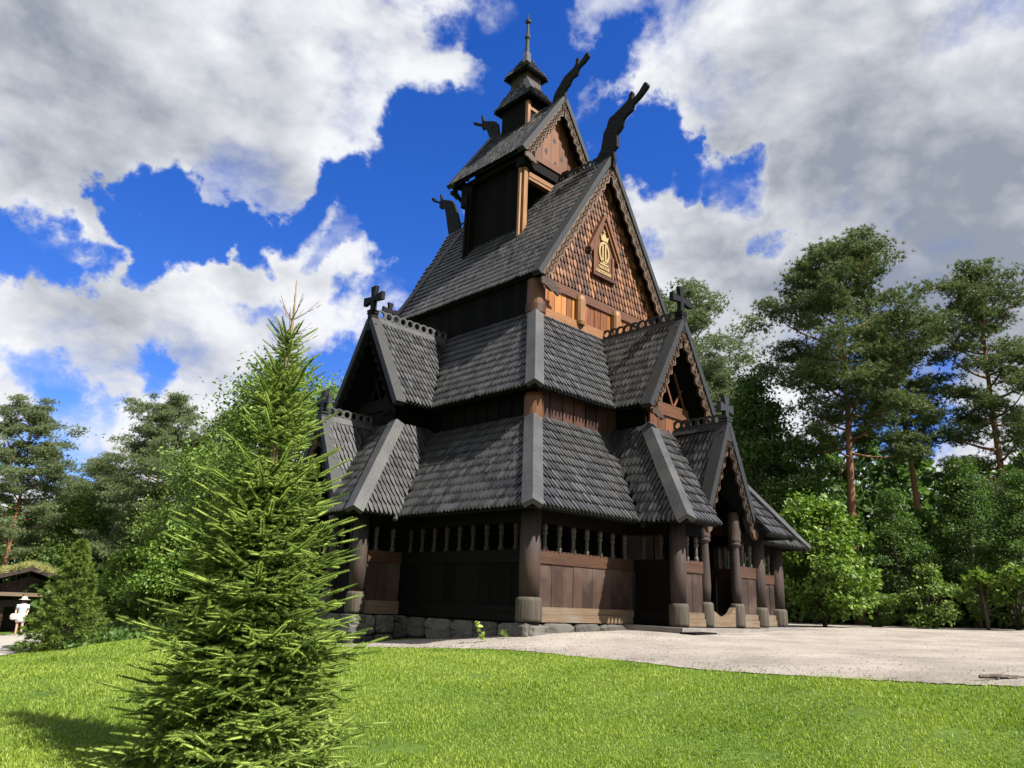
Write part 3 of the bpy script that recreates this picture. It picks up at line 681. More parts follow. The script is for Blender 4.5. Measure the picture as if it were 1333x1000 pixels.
# ------------------------------------------------------------------ gallery posts and walls
def post(T, x, y, zb=0., r_=.215, zt=2.5, pr=.27, ph=.48, carved=False):
    mb = MB()
    if carved: mb.lathe([(r_*.78, zb+ph-.02), (r_*.95, zb+.9), (r_*.86, zb+1.3), (r_*.72, 1.86), (r_*.74, 1.9), (r_*1.1, 1.94), (r_*1.12, 1.97), (r_*.9, 1.99), (r_*1.1, 2.03), (r_*1.12, 2.07), (r_*1.05, 2.1), (r_*1.12, 2.3), (r_*.95, 2.62), (r_*.75, 2.75)], lambda V: T(V), n=20, c=(x, y))
    else: mb.lathe([(r_*.97, zb+ph-.02), (r_*1.02, zb+1.1), (r_*.98, zt)], lambda V: T(V), n=22, wob=.012, c=(x, y))
    o = mb.build('post', M['post'], church, smooth=True)
    mb = MB(); mb.lathe([(pr*.98, zb), (pr*1.02, zb+.06), (pr, zb+ph-.07), (pr*.95, zb+ph-.02), (pr*.8, zb+ph+.005)], lambda V: T(V), n=22, wob=.02, c=(x, y))
    mb.build('plinth', M['plinth'], o, smooth=True)
    return o
pa = qo-ov                                   # porch post half spacing
for sx in (-1, 1):
    post(I, sx*p, -cg); post(I, sx*p, LN+cg)
def gwall(T, x0, x1, y, lit, nbal=None, dirx=True, zb=0., base=.0):  # lit picks sunlit wood colours, otherwise wood coloured as if in shade
    """panel wall between two posts along local x (or local y when dirx False): sill, planks, rail, turned balusters, head beam"""
    if dirx: F = lambda V: T(V)
    else:
        def F(V):
            V = np.array(V, float); W = V.copy(); W[..., 0] = y+(V[..., 1]-y); W[..., 1] = V[..., 0]
            return T(W)
    mb = MB(); xx = x0
    while xx < x1-.01:
        w_ = random.uniform(.3, .46); xe = min(xx+w_, x1)
        if x1-xe < .15: xe = x1
        mb.box(xx+.004, xe-.004, y-.03+random.uniform(-.008, .008), y+.05, .3, 1.17, F); xx = xe
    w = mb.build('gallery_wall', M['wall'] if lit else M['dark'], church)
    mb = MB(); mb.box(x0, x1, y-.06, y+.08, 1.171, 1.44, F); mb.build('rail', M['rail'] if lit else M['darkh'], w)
    mb = MB(); mb.box(x0, x1, y-.1, y+.1, .0, .16, F); mb.box(x0, x1, y-.075, y+.1, .163, .3, F); mb.build('sill_beam', M['sill'] if lit else M['darkh'], w)
    mb = MB(); mb.box(x0, x1, y-.1, y+.12, 2.0, 2.3, F); mb.build('head_beam', M['darkh'], w)
    L = x1-x0; n = nbal if nbal is not None else max(1, int(L/.45))
    for i in range(n):
        xb = x0+L*(i+.5)/n
        mb = MB(); mb.lathe([(.055, 1.44), (.06, 1.5), (.038, 1.55), (.042, 1.7), (.036, 1.76), (.055, 1.78), (.058, 1.83), (.045, 1.86), (.06, 1.9), (.06, 1.95), (.04, 2.0)], F, n=8, c=(xb, y))
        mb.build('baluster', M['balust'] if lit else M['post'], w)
    return w
gwall(I, -p+.2, -pa-.05, -cg, True, 7)
gwall(I, pa+.05, p-.2, -cg, True, 7)
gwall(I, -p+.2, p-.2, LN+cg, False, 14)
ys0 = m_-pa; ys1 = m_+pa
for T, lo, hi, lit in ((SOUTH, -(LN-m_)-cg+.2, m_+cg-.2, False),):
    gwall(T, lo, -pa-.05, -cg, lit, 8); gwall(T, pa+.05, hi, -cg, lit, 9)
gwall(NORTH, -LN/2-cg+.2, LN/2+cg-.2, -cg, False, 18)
for T, lit in ((WEST, True), (SOUTH, False)):
    for sx in (-1, 1):
        post(T, sx*pa, -cf, r_=.185, pr=.222, ph=.48)
        post(T, sx*door, -cf, r_=.148, pr=.185, ph=.54, carved=True)
        gwall(T, -cf+.2, -cg-.1, sx*pa, lit and sx > 0 or (not lit and sx > 0), 2, dirx=False)  # porch side towards the sun gets the sunlit wood colours
        x0, x1 = sorted((sx*(door+.15), sx*(pa-.18)))
        gwall(T, x0, x1, -cf, lit, 2)
    mb = MB()                                       # curved threshold
    pts = [(-door+.1, 0), (door-.1, 0), (door-.1, .5), (door-.25, .42)]+[(x_, .22+.3*(x_/(door-.1))**2) for x_ in np.linspace(door-.35, -door+.35, 7)]+[(-door+.25, .36), (-door+.1, .42)]
    mb.prism(pts, -cf-.06, -cf+.08, lambda a_, b_, h_: T(np.array([a_, h_, b_]))); mb.build('threshold', M['sill'], church)
# gallery floor, ceiling plate and eave soffits
mb = MB(); mb.box(-p, p, -cg, LN+cg, -.15, .05); mb.box(-pa, pa, -cf, -cg-.001, -.15, .05); mb.box(-a-cf, -p-.001, m_-pa, m_+pa, -.15, .05)
mb.build('gallery_floor', M['darkh'], church)
mb = MB()
for T in (WEST,): mb.box(-.62, .62, -ca-.05, -ca-.001, 0, 2.3, T)
pdoor = mb.build('portal_door', M['post'], church)
mb = MB(); mb.box(-.8, -.621, -ca-.09, -ca-.001, 0, 2.5); mb.box(.621, .8, -ca-.09, -ca-.001, 0, 2.5); mb.box(-.8, .8, -ca-.1, -ca-.001, 2.501, 2.8); mb.build('portal_frame', M['rail'], pdoor)

# stone foundation
def stones(mb, T, x0, x1, y, z0f, z1, dep=.35, w=(.35, .8)):
    xx = x0
    while xx < x1-.05:
        w_ = random.uniform(*w); xe = min(xx+w_, x1)
        if x1-xe < .2: xe = x1
        z0 = z0f(xx)
        zc = [z0]
        while z1-zc[-1] > .5: zc.append(zc[-1]+random.uniform(.28, .42))
        zc.append(z1)
        for k in range(len(zc)-1):
            za, zb = zc[k], zc[k+1]
            n = 5
            G = []
            cx, cz, hx, hz = (xx+xe)/2, (za+zb)/2, (xe-xx)/2-.008, (zb-za)/2-.006
            ph = [random.uniform(0, 6) for _ in range(4)]
            K = 20; ring0, ring1, ring2 = [], [], []
            for i in range(K):
                q_ = 2*math.pi*i/K; c_, s_ = math.cos(q_), math.sin(q_); sc = (abs(c_)**9+abs(s_)**9)**(-1/9)
                jx = 1-random.uniform(0, .05)
                px, pz = cx+hx*c_*sc*jx, cz+hz*s_*sc*jx
                ring0.append((px, y+dep, pz)); ring1.append((px, y+.03+random.uniform(-.015, .015), pz)); ring2.append((cx+(px-cx)*.86, y-.015+random.uniform(-.03, .02), cz+(pz-cz)*.84))
            V = np.array(ring0+ring1+ring2+[(cx, y-.03, cz)])
            F = [(i, (i+1) % K, K+(i+1) % K, K+i) for i in range(K)]+[(K+i, K+(i+1) % K, 2*K+(i+1) % K, 2*K+i) for i in range(K)]+[(2*K+i, 2*K+(i+1) % K, 3*K) for i in range(K)]
            mb.raw(T(V), F)
        xx = xe
mb = MB()
stones(mb, I, -p-.3, -pa+.1, -cg-.16, lambda x: -.5, -.012, w=(.5, 1.1))
stones(mb, I, pa-.1, p+.35, -cg-.16, lambda x: -.4, -.012)
stones(mb, SOUTH, pa-.1, m_+cg+.3, -cg-.14, lambda x: -1.2, -.03, w=(.5, 1.0))
stones(mb, SOUTH, -(LN-m_)-cg, -pa+.1, -cg-.14, lambda x: -1.6, -.03, w=(.5, 1.0))
stones(mb, SOUTH, -pa-.35, pa+.35, -cf-.24, lambda x: -1.3, -.012)
for sx in (-1, 1):
    Ts = frame(-a-cf, m_-sx*pa, 0 if sx > 0 else math.pi)
    stones(mb, Ts, *( (-.3, cf-cg) if sx > 0 else (-(cf-cg), .3)), -.3, lambda x: -1.2, -.012)
fnd = mb.build('stone_foundation', M['stone'], church)
mb = MB(); mb.box(-p+.1, p-.1, -cg-.02, LN+cg+.02, -2, -.16); mb.box(-a-cf+.1, -p, m_-pa, m_+pa, -2, -.16); mb.build('foundation_core', M['stone'], fnd)
mb = MB(); mb.box(-pa-.45, p+.5, -cf-.38, -cg+.1, -.6, -.02, jit=.01); mb.build('base_slab', M['slab'], fnd)
mb = MB(); mb.box(-pa-.55, -pa+.3, -cf-.75, -cf-.381, -.25, -.1, jit=.01); mb.build('step_plank', M['darkh'], church)
mb = MB(); mb.box(-pa+.35, pa+1.2, -cf-.8, -cf-.381, -.3, -.13, jit=.012); mb.build('doorstep', M['slab'], church)


# ------------------------------------------------------------------ terrain
def PZ(u, v, D): return at(u, v, D)
ctl = [PZ(470, 843, 16.8), PZ(600, 846, 15), PZ(750, 855, 13.3), PZ(900, 872, 11.3), PZ(1100, 885, 10), PZ(1333, 897, 9.4), PZ(1500, 903, 9.2),
       PZ(200, 832, 17), PZ(330, 836, 17), PZ(100, 846, 15.2), PZ(0, 868, 13), PZ(-150, 900, 11.5),
       PZ(0, 1000, 6.6), PZ(333, 1000, 6.8), PZ(666, 1000, 6.9), PZ(1000, 1000, 7.0), PZ(1333, 1000, 7.2),
       PZ(0, 886, 17), PZ(-150, 918, 15), PZ(100, 862, 19), PZ(190, 846, 22), PZ(0, 874, 22), PZ(60, 862, 23), PZ(-150, 890, 22), PZ(0, 853, 30), PZ(60, 849, 29), PZ(20, 828, 44.7), PZ(150, 815, 50), PZ(-200, 840, 35), PZ(220, 815, 40), PZ(330, 815, 34), PZ(120, 850, 25), PZ(260, 836, 24),
       PZ(500, 834, 18.6), PZ(690, 829, 16.2), PZ(800, 825, 17.4), PZ(888, 822.5, 18.8), PZ(1020, 823, 21.5), PZ(1100, 822, 25), PZ(1333, 822, 32), PZ(1600, 826, 30),
       PZ(1333, 850, 17), PZ(1333, 875, 11.8), PZ(1100, 850, 15), PZ(1000, 830, 19), PZ(465, 838, 18.2), PZ(600, 834, 16.9)]
ctl = np.array(ctl)
ctl = np.vstack([ctl, [[CAM[0], CAM[1], -1.32]], [[CAM[0]-8, CAM[1]-8, -1.5]], [[CAM[0]+14, CAM[1]-12, -1.0]], [[CAM[0]-12, CAM[1]+8, -1.9]],
                 [[0, 3, -.35]], [[4, 4, -.3]], [[0, 12, -.6]], [[14, 12, -.2]], [[8, 25, -.5]], [[40, 30, .1]], [[40, 0, .1]], [[60, 60, .2]], [[-10, 45, -2.2]], [[-40, 40, -3]], [[-60, 0, -3]], [[-40, -40, -2.5]], [[30, -40, -.8]], [[0, 80, -1.5]], [[80, -20, .1]], [[-7, 7, -1.1]], [[-8, 11, -1.5]]])
def phi(r_): return r_
CX = ctl[:, :2]; Dm = np.sqrt(((CX[:, None]-CX[None])**2).sum(-1)+.6)
nC = len(CX); Am = np.zeros((nC+3, nC+3)); Am[:nC, :nC] = -Dm+np.eye(nC)*-.02; Am[:nC, nC] = 1; Am[:nC, nC+1:] = CX; Am[nC, :nC] = 1; Am[nC+1:, :nC] = CX.T
wgt = np.linalg.solve(Am, np.concatenate([ctl[:, 2], np.zeros(3)]))
def height(XY):
    XY = np.asarray(XY, float); sh = XY.shape[:-1]; Q = XY.reshape(-1, 2); out = np.empty(len(Q))
    for i in range(0, len(Q), 20000):
        q_ = Q[i:i+20000]; r_ = np.sqrt(((q_[:, None]-CX[None])**2).sum(-1)+.6)
        out[i:i+20000] = -r_@wgt[:nC]+wgt[nC]+q_@wgt[nC+1:]
    return np.clip(out, -3.6, .5).reshape(sh)
def gz(x, y): return float(height(np.array([[x, y]]))[0])
def axis(c0_, near, step, far, k=1.22):
    v = list(np.arange(-near, near+step/2, step)); s_ = step
    x = near
    while x < far: s_ *= k; x += s_; v.append(x); v.insert(0, -x)
    return np.array(v)+c0_
def sheet(name, gx, gy, mat, dz=0., mask=None):
    X, Y = np.meshgrid(gx, gy); Z = height(np.stack([X, Y], -1))+dz
    nx, ny = len(gx), len(gy); V = np.stack([X, Y, Z], -1).reshape(-1, 3)
    i, j = np.meshgrid(np.arange(nx-1), np.arange(ny-1)); k = (j*nx+i).ravel()
    F = np.stack([k, k+1, k+nx+1, k+nx], -1)
    mb = MB(); mb.v.append(V); mb.n = len(V); mb.f.append(('b', F)); mb.mi.append(0)
    return mb.build(name, mat, None, smooth=True)
lawn = sheet('lawn', axis(-8, 26, .3, 900), axis(-2, 26, .3, 900), M['lawn']); tag(lawn, kind='structure')
# gravel yard: strip between the lawn edge (near) and the wood edge (far)
def ground_hit(u, v, D0, D1):                      # where the sight line meets the terrain
    best = None
    for D in np.linspace(D0, D1, 120):
        P_ = at(u, v, D)
        if P_[2] < gz(P_[0], P_[1]): return P_[:2]
    return at(u, v, D1)[:2]
near_px = [(435, 842.5), (470, 843.5), (530, 844), (600, 846), (670, 848), (750, 855.5), (830, 864), (900, 872), (1000, 879.5), (1100, 885.5), (1200, 890), (1333, 897.5), (1500, 906), (1700, 914)]
near_w = np.array([ground_hit(u, v, 6, 22) for u, v in near_px])
far_w = np.array([[-6.7, 1.0], [-5.9, .5], [-5.5, -1.0], [-4.5, -1.5], [-3, -1.5], [-1, -1.2], [2, 0], [5.5, 4], [8, 9], [14, 14], [19, 10], [24, 3.5], [22, -6], [18, -16]], float)
def resample(Pp, n):
    s_ = np.concatenate([[0], np.cumsum(np.linalg.norm(np.diff(Pp, axis=0), axis=1))]); t = np.linspace(0, 1, n)*0
    k = np.linspace(0, len(Pp)-1, n); i = np.minimum(k.astype(int), len(Pp)-2); f = (k-i)[:, None]
    pm, p0, p1, p2 = Pp[np.maximum(i-1, 0)], Pp[i], Pp[i+1], Pp[np.minimum(i+2, len(Pp)-1)]
    return .5*((2*p0)+(-pm+p1)*f+(2*pm-5*p0+4*p1-p2)*f*f+(-pm+3*p0-3*p1+p2)*f**3)
nu, nv = 240, 70
nr, fr_ = resample(near_w, nu), resample(far_w, nu)
wig = (np.sin(np.arange(nu)*.9)+np.sin(np.arange(nu)*2.3+1))*.025
nr = nr+wig[:, None]*(fr_-nr)/np.linalg.norm(fr_-nr, axis=1)[:, None]
tt = (np.linspace(0, 1, nv)**1.5)[:, None, None]; XY = nr[None]*(1-tt)+fr_[None]*tt
Z = height(XY)+.012+.02*np.clip(tt[..., 0]*20, 0, 1)
V = np.concatenate([XY, Z[..., None]], -1).reshape(-1, 3); i, j = np.meshgrid(np.arange(nu-1), np.arange(nv-1)); k = (j*nu+i).ravel()
mb = MB(); mb.v.append(V); mb.n = len(V); mb.f.append(('b', np.stack([k, k+1, k+nu+1, k+nu], -1))); mb.mi.append(0)
gv = mb.build('gravel_yard', M['gravel'], None, smooth=True); tag(gv, kind='structure')
poly_g = np.concatenate([nr, fr_[::-1]])
def inside_np(poly, Q):
    ins = np.zeros(len(Q), bool); n = len(poly)
    for i in range(n):
        x1, y1 = poly[i]; x2, y2 = poly[(i+1) % n]
        if y1 == y2: continue
        c_ = ((y1 > Q[:, 1]) != (y2 > Q[:, 1])) & (Q[:, 0] < (x2-x1)*(Q[:, 1]-y1)/(y2-y1)+x1); ins ^= c_
    return ins
# pale path by the sod-roofed house
pw0 = np.array([ground_hit(u, v, 18, 60) for u, v in ((-160, 866), (-60, 860), (0, 855), (50, 843))]); pw1 = np.array([at(u, 828, D)[:2] for u, D in ((-160, 46), (-60, 46), (0, 46), (62, 46))])
n1, n2 = resample(pw0, 30), resample(pw1, 30); tt = np.linspace(0, 1, 20)[:, None, None]; XY = n1[None]*(1-tt)+n2[None]*tt
V = np.concatenate([XY, (height(XY)+.03)[..., None]], -1).reshape(-1, 3); i, j = np.meshgrid(np.arange(29), np.arange(19)); k = (j*30+i).ravel()
mb = MB(); mb.v.append(V); mb.n = len(V); mb.f.append(('b', np.stack([k, k+1, k+31, k+30], -1))); mb.mi.append(0)
tag(mb.build('path', M['path'], None, smooth=True), kind='structure')

# grass blades over the lawn in view
NB = 680000
Dg = 5.2+(25-5.2)*rng.random(NB)**1.5; ang = np.radians(rng.uniform(-37, 37, NB))+YAW
Dg[:70000] = rng.uniform(18, 34, 70000); ang[:70000] = np.radians(rng.uniform(-38, -20, 70000))+YAW
GX = np.stack([CAM[0]+Dg*np.sin(ang), CAM[1]+Dg*np.cos(ang)], -1)
keep = ~(inside_np(poly_g, GX+rng.normal(size=GX.shape)*.09*(1+.8*np.sin(GX[:, :1]*3.1))) | inside_np(np.concatenate([n1, n2[::-1]]), GX)); GX = GX[keep]; Dg = Dg[keep]
ch_rect = (GX[:, 0] > -6.9) & (GX[:, 1] > -2.7); GX = GX[~ch_rect]; Dg = Dg[~ch_rect]
patch = np.zeros(len(GX), bool)
for u, v, r_ in ((505, 975, .3), (540, 978, .2), (990, 985, .2), (1240, 960, .2), (700, 930, .16), (1120, 930, .2), (860, 905, .2), (60, 905, .2), (620, 880, .2)):
    c_ = ground_hit(u, v, 5, 12); patch |= (((GX-c_)**2*np.array([1, 1])).sum(1) < r_**2*(rng.random(len(GX))*1.2))
GX = GX[~patch]; Dg = Dg[~patch]
n = len(GX); hb = rng.uniform(.010, .042, n)*(.75+.5*np.sin(GX[:, 0]*1.7+np.sin(GX[:, 1]*2.1))**2); wb = rng.uniform(.0028, .0052, n)*np.clip(Dg/8, 1, 3.5)
az = rng.uniform(0, 6.28, n); ln = rng.uniform(.1, .95, n)*hb; az2 = rng.uniform(0, 6.28, n)
base = np.concatenate([GX, height(GX)[:, None]-.004], -1)
sv = np.stack([np.cos(az), np.sin(az), 0*az], -1)*wb[:, None]; lv = np.stack([np.cos(az2), np.sin(az2), 0*az], -1)*ln[:, None]; uz = np.array([0, 0, 1.])
V = np.stack([base-sv, base+sv, base+lv*.35+sv*.8+uz*(hb*.6)[:, None], base+lv*.35-sv*.8+uz*(hb*.6)[:, None], base+lv+uz*hb[:, None]], 1)
mb = MB(); mb.batch(V, [(0, 1, 2, 3), (3, 2, 4)])
tag(mb.build('grass', M['grassm']), 'short bright green mown grass covering the sloping lawn', 'grass', kind='stuff')

r_ = np.random.default_rng(77); m_c = 5200
aD = 5.6+11*r_.random(m_c)**1.3; an = np.radians(r_.uniform(-36, 36, m_c))+YAW
cc = np.stack([CAM[0]+aD*np.sin(an), CAM[1]+aD*np.cos(an)], -1); cn = np.sin(cc[:, 0]*1.3+1)+np.sin(cc[:, 1]*1.7)+np.sin(cc[:, 0]*.6-cc[:, 1]*.9)
cc = cc[(cn > .35) & ~inside_np(poly_g, cc) & ~((cc[:, 0] > -6.9) & (cc[:, 1] > -2.7))]; m_c = len(cc)
LV = np.array([(0, 0, 0), (.5, -.42, .1), (1, -.3, .04), (1.1, 0, 0), (1, .3, .04), (.5, .42, .1)])
V = np.repeat(np.repeat(cc, 3, 0), 1, 0); th = (r_.uniform(0, 6.28, m_c)[:, None]+np.array([0, 2.09, 4.19])).ravel(); sz = np.repeat(r_.uniform(.012, .022, m_c), 3)
P3_ = np.concatenate([V, (height(V)+np.repeat(r_.uniform(.025, .05, m_c), 3))[:, None]], -1)
W = np.stack([np.cos(th)[:, None]*LV[:, 0]-np.sin(th)[:, None]*LV[:, 1], np.sin(th)[:, None]*LV[:, 0]+np.cos(th)[:, None]*LV[:, 1], np.broadcast_to(LV[:, 2], (len(th), 6))], -1)*sz[:, None, None]+P3_[:, None]
mb = MB(); mb.batch(W, [(0, 1, 2, 3), (0, 3, 4, 5)])
tag(mb.build('clover', M['leafm']), 'patches of low clover leaves among the lawn grass', 'clover', kind='stuff')
m_p = 9000; k = r_.random(m_p)**1.4; uu_ = r_.integers(0, nu-1, m_p); pc = nr[uu_]*(1-k)[:, None]+fr_[uu_]*k[:, None]+r_.normal(size=(m_p, 2))*.1
pc = pc[inside_np(poly_g, pc)]; m_p = len(pc); PB = np.array([(1, 0, 0), (.4, .8, .1), (-.7, .6, 0), (-.9, -.4, .1), (.2, -.9, 0), (.1, .1, .7)])
ps = r_.uniform(.006, .02, m_p); th = r_.uniform(0, 6.28, m_p)
W = np.stack([np.cos(th)[:, None]*PB[:, 0]-np.sin(th)[:, None]*PB[:, 1], np.sin(th)[:, None]*PB[:, 0]+np.cos(th)[:, None]*PB[:, 1], np.broadcast_to(PB[:, 2], (m_p, 6))], -1)*ps[:, None, None]+np.concatenate([pc, (height(pc)+.03)[:, None]], -1)[:, None]
mb = MB(); mb.batch(W, [(0, 1, 5), (1, 2, 5), (2, 3, 5), (3, 4, 5), (4, 0, 5)])
tag(mb.build('pebbles', M['slab']), 'loose pebbles strewn over the pale gravel yard', 'pebbles', kind='stuff')
# ------------------------------------------------------------------ vegetation prototypes
def rotz(A_):
    c_, s_ = np.cos(A_), np.sin(A_); Z_ = np.zeros_like(c_); O_ = Z_+1
    return np.stack([np.stack([c_, -s_, Z_], -1), np.stack([s_, c_, Z_], -1), np.stack([Z_, Z_, O_], -1)], -2)
def frames(D, roll):                     # rotation matrices taking +x to D
    D = D/np.linalg.norm(D, axis=-1, keepdims=True); A_ = np.where(np.abs(D[:, 2:3]) < .95, np.array([[0, 0, 1.]]), np.array([[1., 0, 0]]))
    s_ = np.cross(A_, D); s_ /= np.linalg.norm(s_, axis=-1, keepdims=True); u_ = np.cross(D, s_)
    c_, q_ = np.cos(roll)[:, None], np.sin(roll)[:, None]
    return np.stack([D, c_*s_+q_*u_, -q_*s_+c_*u_], -1)
def inst(tmpl, Rm, S, P_): return np.einsum('nij,kj->nki', Rm, tmpl)*S[:, None, None]+P_[:, None, :]
def rand_dirs(n, r_, upb=0.):
    D = r_.normal(size=(n, 3)); D[:, 2] += upb; return D/np.linalg.norm(D, axis=1, keepdims=True)
def tuft_tmpl(n, r_, spread=1.0, w=.085):
    T_, F = [], []
    for i in range(n):
        dv = np.array([r_.uniform(.25, 1), r_.normal()*.6*spread, r_.normal()*.6*spread]); dv /= np.linalg.norm(dv); s_ = np.cross(dv, rand_dirs(1, r_)[0]); s_ /= np.linalg.norm(s_)
        k = len(T_); T_ += [-s_*w/2, s_*w/2, dv*r_.uniform(.7, 1.1)]; F.append((k, k+1, k+2))
    return np.array(T_), F
def pine(seed, H, cs, spread, lean=.0, nbr=46, mat='pine', dens=1.):
    r_ = np.random.default_rng(seed); t_ = MB(); zs = np.linspace(0, H, 12); ph = r_.uniform(0, 6)
    axp = np.stack([lean*zs/H*H*.12+.12*np.sin(zs*.35+ph), .1*np.sin(zs*.3+ph*2), zs], -1); rad = np.linspace(.2, .035, 12)*(H/15)
    t_.tube(axp, rad, n=9)
    Dr, Pp, Sc = [], [], []
    for i in range(nbr):
        f = cs+(1-cs)*((i+r_.random())/nbr)**.9; z = f*H; o_ = np.array([np.interp(z, zs, axp[:, 0]), np.interp(z, zs, axp[:, 1]), z])
        g2 = (f-cs)/(1-cs); L = spread*(.25+1.0*math.sin(math.pi*min(1, .18+.80*g2))**.8)*r_.uniform(.55, 1.15); az_ = i*2.4+r_.uniform(-.5, .5)
        el = .1+.7*g2+r_.uniform(-.15, .25); dv = np.array([math.cos(az_)*math.cos(el), math.sin(az_)*math.cos(el), math.sin(el)])
        sag = -.12*L; pts = [o_+dv*L*s_+np.array([0, 0, sag*math.sin(math.pi*s_*.8)+.18*L*s_*s_]) for s_ in np.linspace(0, .86, 5)]
        t_.tube(pts, np.linspace(.04, .008, 5)*(H/15)*(.5+L/spread), n=5)
        nc = max(2, int(round(L*2.3*dens)))
        for k in range(nc):
            s_ = r_.uniform(.38, 1.03); c_ = o_+dv*L*s_+np.array([0, 0, sag*math.sin(math.pi*s_*.8)+.18*L*s_*s_+.08])+r_.normal(size=3)*np.array([.3, .3, .1])*L*.38
            rr = r_.uniform(.36, .66)*(.7+.3*L/spread); nt = int(56*rr/.4)
            off = r_.normal(size=(nt, 3))*np.array([rr*.6, rr*.6, rr*.2]); Pp.append(c_+off)
            dd = off/rr*np.array([.7, .7, .7])+r_.normal(size=(nt, 3))*.35+np.array([0, 0, .55]); Dr.append(dd); Sc.append(r_.uniform(.13, .22, nt))
    trunk = t_; Dr, Pp, Sc = np.concatenate(Dr), np.concatenate(Pp), np.concatenate(Sc)
    c_ = MB(); n3 = len(Pp)//3
    for k in range(3):
        T_, F = tuft_tmpl(11, r_, 1., .17); sl = slice(k*n3, (k+1)*n3 if k < 2 else None); m = len(Pp[sl])
        c_.batch(inst(T_, frames(Dr[sl], r_.uniform(0, 6, m)), Sc[sl], Pp[sl]), F)
    return trunk, c_, M['bark'], M[mat]
LEAF = np.array([(0, 0, 0), (.35, -.3, .05), (.35, .3, .05), (1, 0, -.08), (.8, -.2, 0), (.8, .2, 0)]); LEAFF = [(0, 1, 4, 3), (0, 3, 5, 2)]
def broad(seed, H, rad, nl, ls=.11, mat='leaf', base=.1, clumps=60, stems=5, pointy=1.):
    r_ = np.random.default_rng(seed); t_ = MB(); Pp, Dr, Sc = [], [], []
    for s_ in range(stems):
        az_ = s_*2.4+r_.uniform(0, 1); ln_ = r_.uniform(.1, .55) if stems > 1 else .05
        t_.tube([(0, 0, -.2), (math.cos(az_)*rad*ln_*.3, math.sin(az_)*rad*ln_*.3, H*.35), (math.cos(az_)*rad*ln_, math.sin(az_)*rad*ln_, H*.68)], [.03+.012*H/stems**.5, .02+.008*H/stems**.5, .01], n=6)
    per = nl//clumps
    for k in range(clumps):
        while True:
            x, y, z = r_.uniform(-1, 1, 3)
            rr = x*x+y*y+z*z
            if .25 < rr < 1 or (rr < .25 and r_.random() < .3): break
        zf = (z+1)/2; prof = (1-zf*.55*pointy) if zf > .5 else (.75+.5*zf)
        c_ = np.array([x*rad*prof, y*rad*prof, H*base+(H*(1-base))*zf*.93]); cr = r_.uniform(.09, .19)*min(rad, H*.5)*1.4
        t_.tube([(x*rad*.15, y*rad*.15, max(.1, c_[2]*.6)), c_], [.014, .006], n=4)
        off = np.clip(r_.normal(size=(per, 3)), -1.5, 1.5)*np.array([cr*.85, cr*.85, cr*.42]); Pp.append(c_+off); out = (c_+off)*np.array([1/rad, 1/rad, 0]); dd = out*.6+r_.normal(size=(per, 3))*.55+np.array([0, 0, -.12]); Dr.append(dd); Sc.append(r_.uniform(.7, 1.25, per)*ls)
    Dr, Pp, Sc = np.concatenate(Dr), np.concatenate(Pp), np.concatenate(Sc); c_ = MB()
    c_.batch(inst(LEAF, frames(Dr, r_.normal(size=len(Pp))*.6), Sc, Pp), LEAFF)
    return t_, c_, M['barkd'], M[mat]
def fir(seed, H, rad, nsh=5200, mat='spruce'):
    r_ = np.random.default_rng(seed); t_ = MB(); t_.tube([(0, 0, -.2), (0, 0, H*.5), (0, 0, H)], [.06*H/4, .035*H/4, .008], n=7); Pp, Dr, Sc = [], [], []
    nb = 150; per = nsh//nb
    for i in range(nb):
        f = (i/nb)**1.15; z = .03*H+f*H*.93; L = rad*(1-f)**.85*r_.uniform(.75, 1.1)+.06; az_ = i*2.399+r_.uniform(-.3, .3); dv = np.array([math.cos(az_), math.sin(az_), 0]); sd = np.array([-dv[1], dv[0], 0])
        t_.tube([(0, 0, z), dv*L*.5+[0, 0, z-.08*L], dv*L+[0, 0, z-.02*L]], [.012, .008, .004], n=4)
        s_ = np.sqrt(r_.uniform(.06, 1, per)); w_ = r_.uniform(-1, 1, per)*.38*(1.1-s_)*L
        Pp.append(dv*L*s_[:, None]+sd*w_[:, None]+np.stack([0*s_, 0*s_, z-.12*L*np.sin(s_*2.6)+r_.normal(size=per)*.03], -1)); Dr.append(dv+sd*(np.sign(w_)*.7)[:, None]+np.stack([0*s_, 0*s_, .15+r_.normal(size=per)*.2], -1)); Sc.append(r_.uniform(.14, .26, per))
    Dr, Pp, Sc = np.concatenate(Dr), np.concatenate(Pp), np.concatenate(Sc); T_, F = tuft_tmpl(11, r_, .5, .14); c_ = MB()
    c_.batch(inst(T_, frames(Dr, r_.uniform(0, 6, len(Pp))), Sc, Pp), F)
    return t_, c_, M['barkd'], M[mat]
PROTO = {}
def get(key, fn, *args, **kw):
    if key not in PROTO:
        t_, c_, bm, lm = fn(*args, **kw)
        to = t_.build('trunk', bm, None, smooth=True); co = c_.build('crown', lm, None)
        PROTO[key] = (to.data, co.data, (t_, c_)); bpy.data.objects.remove(to); bpy.data.objects.remove(co)
    return PROTO[key]
def plant(key, name, label, cat, x, y, s=1., rz=0., group=None, sz=None, dz=0.):
    td, cdta, _ = PROTO[key]
    e_ = empty(name, label, cat, (x, y, gz(x, y)+dz), group); e_.rotation_euler = (0, 0, rz); e_.scale = (s, s, s*(sz or 1))
    for nm, dat in (('trunk', td), ('crown', cdta)):
        o = bpy.data.objects.new(nm, dat); COL.objects.link(o); o.parent = e_
    return e_
get('pineA', pine, 3, 16, .4, 3.0, lean=-.2, nbr=54); get('pineB', pine, 8, 16, .5, 2.0, lean=.3, nbr=34); get('pineE', pine, 57, 16, .3, 2.5, lean=.1, nbr=46); get('pineC', pine, 21, 15, .3, 3.2, nbr=58, mat='pine2'); get('pineD', pine, 33, 15, .22, 3.6, nbr=70, mat='pine2')
